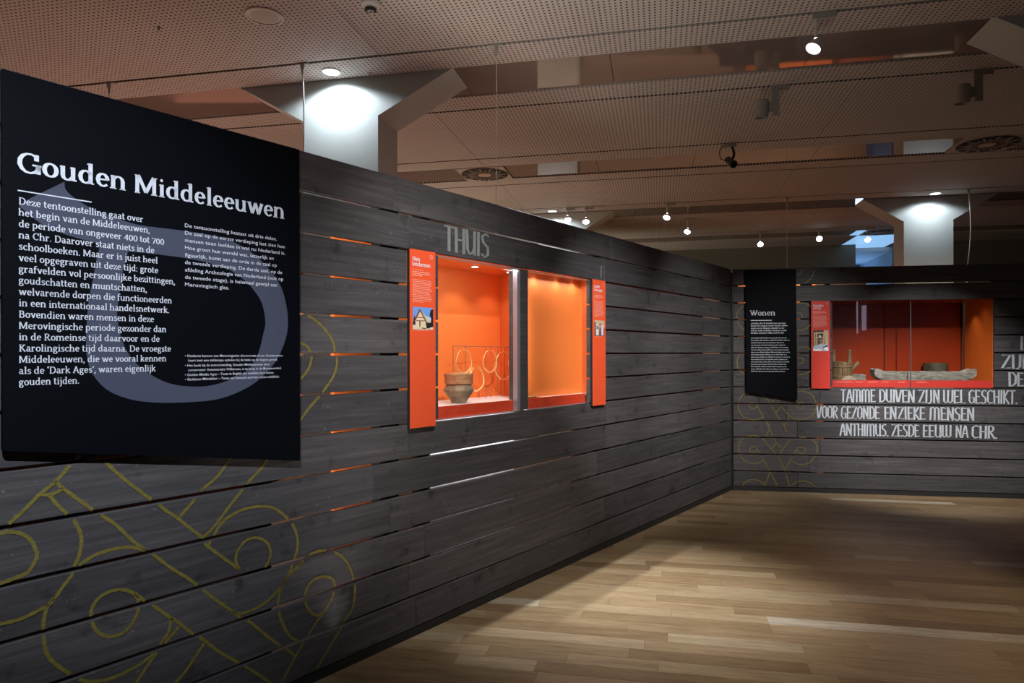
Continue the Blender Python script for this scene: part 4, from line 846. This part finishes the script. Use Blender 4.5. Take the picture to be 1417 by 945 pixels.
def vent(p, q, label):
    th_ = thing('air_vent', FC, (p, q, CEIL), label, 'vent', 'round swirl air vents in the ceiling strip')
    mb = MB(); h = .295; mb.box(p-h, p+h, q-h, q+h, CEIL-.002, CEIL+.02); part('vent_plate', mb, mat('vent_beige', (.36, .30, .25), .6), th_)
    mb = MB(); mb.lathe([(.285, 0), (.285, -.006), (0, -.006)], (p, q, CEIL-.002), 40); disc = part('vent_disc', mb, SLOT, th_)
    mb = MB(); mb.lathe([(.085, 0), (.085, -.012), (.07, -.016), (0, -.016)], (p, q, CEIL-.002), 24); part('vent_hub', mb, mat('vent_hub_beige', (.42, .30, .24), .6), th_)
    VB = mat('vent_blade_metal', (.30, .25, .21), .5)
    for k_ in range(24):
        a = 2*PI*k_/24; mb = MB()
        r0, r1 = (.10, .21) if k_ % 2 else (.10, .27)
        ca, sa = math.cos(a), math.sin(a); w0, w1 = .006, .011
        pts = [(p+r0*ca-w0*sa, q+r0*sa+w0*ca), (p+r0*ca+w0*sa, q+r0*sa-w0*ca), (p+r1*ca+w1*sa, q+r1*sa-w1*ca), (p+r1*ca-w1*sa, q+r1*sa+w1*ca)]
        mb.prism(pts, CEIL-.014, CEIL-.009, ax='z'); part('vane', mb, VB, th_)
    mb = MB(); mb.lathe([(.175, -.011), (.175, -.015), (.168, -.015), (.168, -.011)], (p, q, CEIL-.002), 32); part('ring', mb, VB, th_)
vent(-2.08, 8.17, 'round swirl air vent above the left plank wall')
vent(3.40, 8.13, 'round swirl air vent at the right edge of the picture')

vent(3.98, 13.69, 'round swirl air vent beside the shaft of the far lit column')

def track_light(p, q, label, lit, tgt, drop=.14, r=.055, back=False):
    th_ = thing('track_light', FC, (p, q, CEIL), label, 'spotlight', 'lit track spotlights' if lit else 'unlit track spotlights')
    M1 = WHITEP if lit else GREYP
    mb = MB(); mb.box(p-.02, p+.12, q-.018, q+.018, CEIL-.045, CEIL+.01, ch=.003); part('track_adapter', mb, GREYP, th_)
    mb = MB(); mb.tube([(p, q, CEIL-.04), (p, q, CEIL-drop)], .010, 8); part('stem', mb, M1, th_)
    c = Vector((p, q, CEIL-drop)); d = (Vector(tgt)-c).normalized()
    R = d.to_track_quat('Z', 'Y').to_matrix().to_4x4()
    if lit:
        mb = MB(); mb.lathe([(.018, -.05), (.022, -.03), (r*.75, .01), (r, .045), (r*.95, .045), (r*.6, .015)], c, 24, mtx=R); h = part('reflector', mb, M1, th_, True)
        mb = MB(); mb.lathe([(r*.93, .040), (r*.5, .044), (0, .045)], c, 20, mtx=R); part('lamp_face', mb, LAMPON, h)
        mb = MB(); cc = c+Vector((.0, 0, .03)); mb.lathe([(0, -.009), (.011, -.006), (.012, .003), (.007, .010), (0, .011)], cc, 12); part('lamp_cap', mb, LAMPON, h, True)
        mb = MB(); mb.tube([(p, q, CEIL-drop+.03), tuple(c)], .013, 8); part('yoke', mb, GREYP, th_)
    else:
        c2 = c+Vector((-.09, 0, -.02)); mb = MB(); mb.lathe([(r*.5, -.075), (r*.95, -.07), (r, .02), (r, .075), (r*.9, .075), (r*.85, .0), (0, .0)], c2, 24, mtx=R); part('lamp_housing', mb, M1, th_, True)
        mb = MB(); mb.box(p-.035, p+.02, q-.012, q+.012, CEIL-drop-.05, CEIL-drop+.03); part('yoke', mb, M1, th_)
        mb = MB(); mb.box(p+.0, p+.045, q-.02, q+.02, CEIL-drop-.09, CEIL-.03, ch=.003); part('driver_box', mb, GREYP, th_)
    return th_
track_light(1.00, 4.755, 'lit track spotlight nearest the viewer, top right of the picture', True, (.5, 4.45, 2.7), .20, .050)
track_light(.93, 5.987, 'unlit grey spotlight left of the two on the second track', False, (.75, 6.2, 0), .16)
track_light(2.42, 5.987, 'unlit grey spotlight right of the two on the second track', False, (2.2, 6.2, 0), .16)
track_light(-1.34, 10.295, 'lit tilted track spotlight left of the pair above the left wall', True, (-.5, 8, 0), .16)
track_light(-1.06, 10.295, 'lit track spotlight right of the pair above the left wall', True, (-.9, 8, 0), .20)
track_light(.13, 10.295, 'lit track spotlight above the middle of the far gallery', True, (-1.0, 8, .4), .19)
track_light(.47, 11.527, 'lit track spotlight one track behind the middle one', True, (-.6, 9, .4), .20)
track_light(1.80, 13.065, 'lit distant track spotlight left of the white-faced one', True, (1.6, 9, .2), .22)
track_light(2.79, 13.065, 'lit distant spotlight with round white face', True, (2.6, 5, 1.2), .17)
track_light(3.58, 13.065, 'lit distant spotlight beside the lit column', True, (3.4, 10, 1), .20)
track_light(3.42, 11.527, 'small unlit dark spotlight under the left flare of the lit column', False, (3.3, 12, 0), .05, .04)

# closed display cases of the gallery behind, met only as reflections in the mirrored ceiling strips
def far_case(x0, x1, y0, y1, h, m_, label):
    th_ = thing('display_cabinet', FW, ((x0+x1)/2, (y0+y1)/2, 0), label, 'cabinet')
    mb = MB(); mb.box(x0+.04, x1-.04, y0+.04, y1-.04, 0, .08); part('plinth', mb, SLOT, th_)
    mb = MB(); mb.box(x0, x1, y0, y1, .08, h-.03, ch=.01); part('body', mb, m_, th_)
    mb = MB(); mb.box(x0-.02, x1+.02, y0-.02, y1+.02, h-.03, h); part('top', mb, m_, th_)
TANB = mat('tan_board', (.20, .13, .085), .6); GREYB = mat('grey_board', (.22, .19, .17), .6); RUST = mat('rust_board', (.42, .09, .03), .5)
far_case(3.95, 4.95, 10.6, 11.6, 1.75, ORANGE, 'bright orange cabinet mirrored in the nearest ceiling strip right of the lit spotlight')
far_case(5.1, 7.6, 10.6, 11.3, 1.6, RUST, 'long rust red cabinet mirrored at the right of the nearest ceiling strip')
far_case(1.2, 3.7, 11.0, 12.2, 1.3, TANB, 'long tan cabinet mirrored in the middle of the nearest ceiling strip')
far_case(-5.2, -3.0, 7.6, 9.0, 1.1, RUST, 'rust red cabinet mirrored left of the left column')
far_case(-2.1, -1.2, 11.6, 12.6, 1.0, GREYB, 'grey cabinet mirrored beside the left column capital')

# speaker, detector, small sensors
th_ = thing('ceiling_speaker', FC, (-2.504, 4.035, CEIL), 'white round flush loudspeaker in the perforated ceiling', 'speaker')
mb = MB(); mb.lathe([(.122, 0), (.122, -.006), (.112, -.012), (.104, -.012), (.101, -.006)], (-2.504, 4.035, CEIL), 40); part('rim', mb, WHITEP, th_, True)
mb = MB(); mb.lathe([(.103, -.005), (.06, -.008), (0, -.009)], (-2.504, 4.035, CEIL), 32); part('grille', mb, mat('speaker_grille', (.42, .40, .36), .7), th_, True)
th_ = thing('smoke_detector', FC, (-1.765, 4.035, CEIL), 'white dome smoke detector with black slots beside the loudspeaker', 'detector')
mb = MB(); mb.lathe([(.062, 0), (.060, -.014), (.046, -.026), (.040, -.030)], (-1.765, 4.035, CEIL), 28); part('body', mb, WHITEP, th_, True)
mb = MB(); mb.lathe([(.040, -.029), (.036, -.046), (.018, -.050), (0, -.051)], (-1.765, 4.035, CEIL), 28); part('sensor_core', mb, SLOT, th_, True)
for k_, rr_ in enumerate((.041, .037, .030, .021)):
    mb = MB(); z_ = CEIL-.034-.0055*k_; mb.lathe([(rr_, 0), (rr_, -.0016), (rr_-.007, -.0016), (rr_-.007, 0), (rr_, 0)], (-1.765, 4.035, z_), 28); part('slot_ring', mb, WHITEP, th_)
for p_, q_, lb in ((-3.29, 4.03, 'small dark sprinkler head left of the ceiling loudspeaker'), (-2.21, 5.03, 'small sprinkler head right of the left downlight'), (3.87, 10.55, 'small sprinkler head beside the downlight beyond the back wall')):
    mb = MB(); mb.lathe([(.014, 0), (.014, -.004), (.005, -.006), (.005, -.018), (.011, -.019), (.011, -.021), (0, -.022)], (p_, q_, CEIL), 12)
    single('sprinkler', mb, GREYP, FC, (p_, q_, CEIL), lb, 'sprinkler', 'ceiling sprinklers', True)
# dark projector camera on the third track
th_ = thing('security_camera', FC, (.74, 7.525, CEIL), 'black camera with looped cable hanging from the third ceiling track', 'camera')
mb = MB(); mb.box(.70, .80, 7.51, 7.54, CEIL-.04, CEIL+.01); part('track_adapter', mb, GREYP, th_)
mb = MB(); mb.tube([(.76, 7.525, CEIL-.03), (.78, 7.525, CEIL-.12), (.76, 7.52, CEIL-.17)], .014, 8); part('arm', mb, RUBBER, th_, True)
mb = MB(); c = Vector((.74, 7.50, CEIL-.20)); R = Vector((.5, -1, -.8)).normalized().to_track_quat('Z', 'Y').to_matrix().to_4x4()
mb.lathe([(.030, -.07), (.036, -.06), (.036, .05), (.040, .06), (.040, .08), (.028, .08), (.026, .05), (0, .05)], c, 20, mtx=R); part('camera_body', mb, RUBBER, th_, True)
mb = MB(); mb.tube([(.70, 7.52, CEIL-.03), (.66, 7.52, CEIL-.02), (.63, 7.52, CEIL-.09), (.64, 7.51, CEIL-.16), (.70, 7.5, CEIL-.19)], .005, 6); part('cable', mb, RUBBER, th_, True)
mb = MB(); mb.tube([(.66, 7.52, CEIL-.03), (.70, 7.52, CEIL-.07), (.69, 7.52, CEIL-.0)], .004, 6); part('cable', mb, RUBBER, th_, True)

# suspension wires from the tracks to the plank walls
for p_, q_, r_, lb, z_, wob in ((-2.634, 4.755, .0055, 'thick white suspension cable in front of the left column', 2.45, .012), (-1.126, 4.755, .0028, 'thin white suspension wire above the bright showcase', 2.45, .004),
        (-4.345, 4.755, .003, 'thin suspension wire rising behind the large black panel', 2.5, .002), (1.778, 10.295, .004, 'thin suspension wire above the Wonen panel', 2.3, .0), (4.073, 10.295, .010, 'white suspension cable in front of the far lit column', 2.3, .03)):
    th_ = thing('suspension_wire', FC, (p_, q_, z_), lb, 'cable')
    mb = MB(); n = 14; mb.tube([(p_+wob*math.sin(k_/n*5), q_, CEIL+(z_-CEIL)*k_/n) for k_ in range(n+1)], r_, 8); part('wire', mb, mat('wire_white', (.55, .53, .50), .5), th_, True)
    mb = MB(); mb.box(p_-.05, p_+.05, q_-.016, q_+.016, CEIL-.012, CEIL+.01); mb.lathe([(.016, -.012), (.016, -.04), (.008, -.055), (.008, -.085)], (p_, q_, CEIL), 12); part('wire_anchor', mb, GREYP, th_)
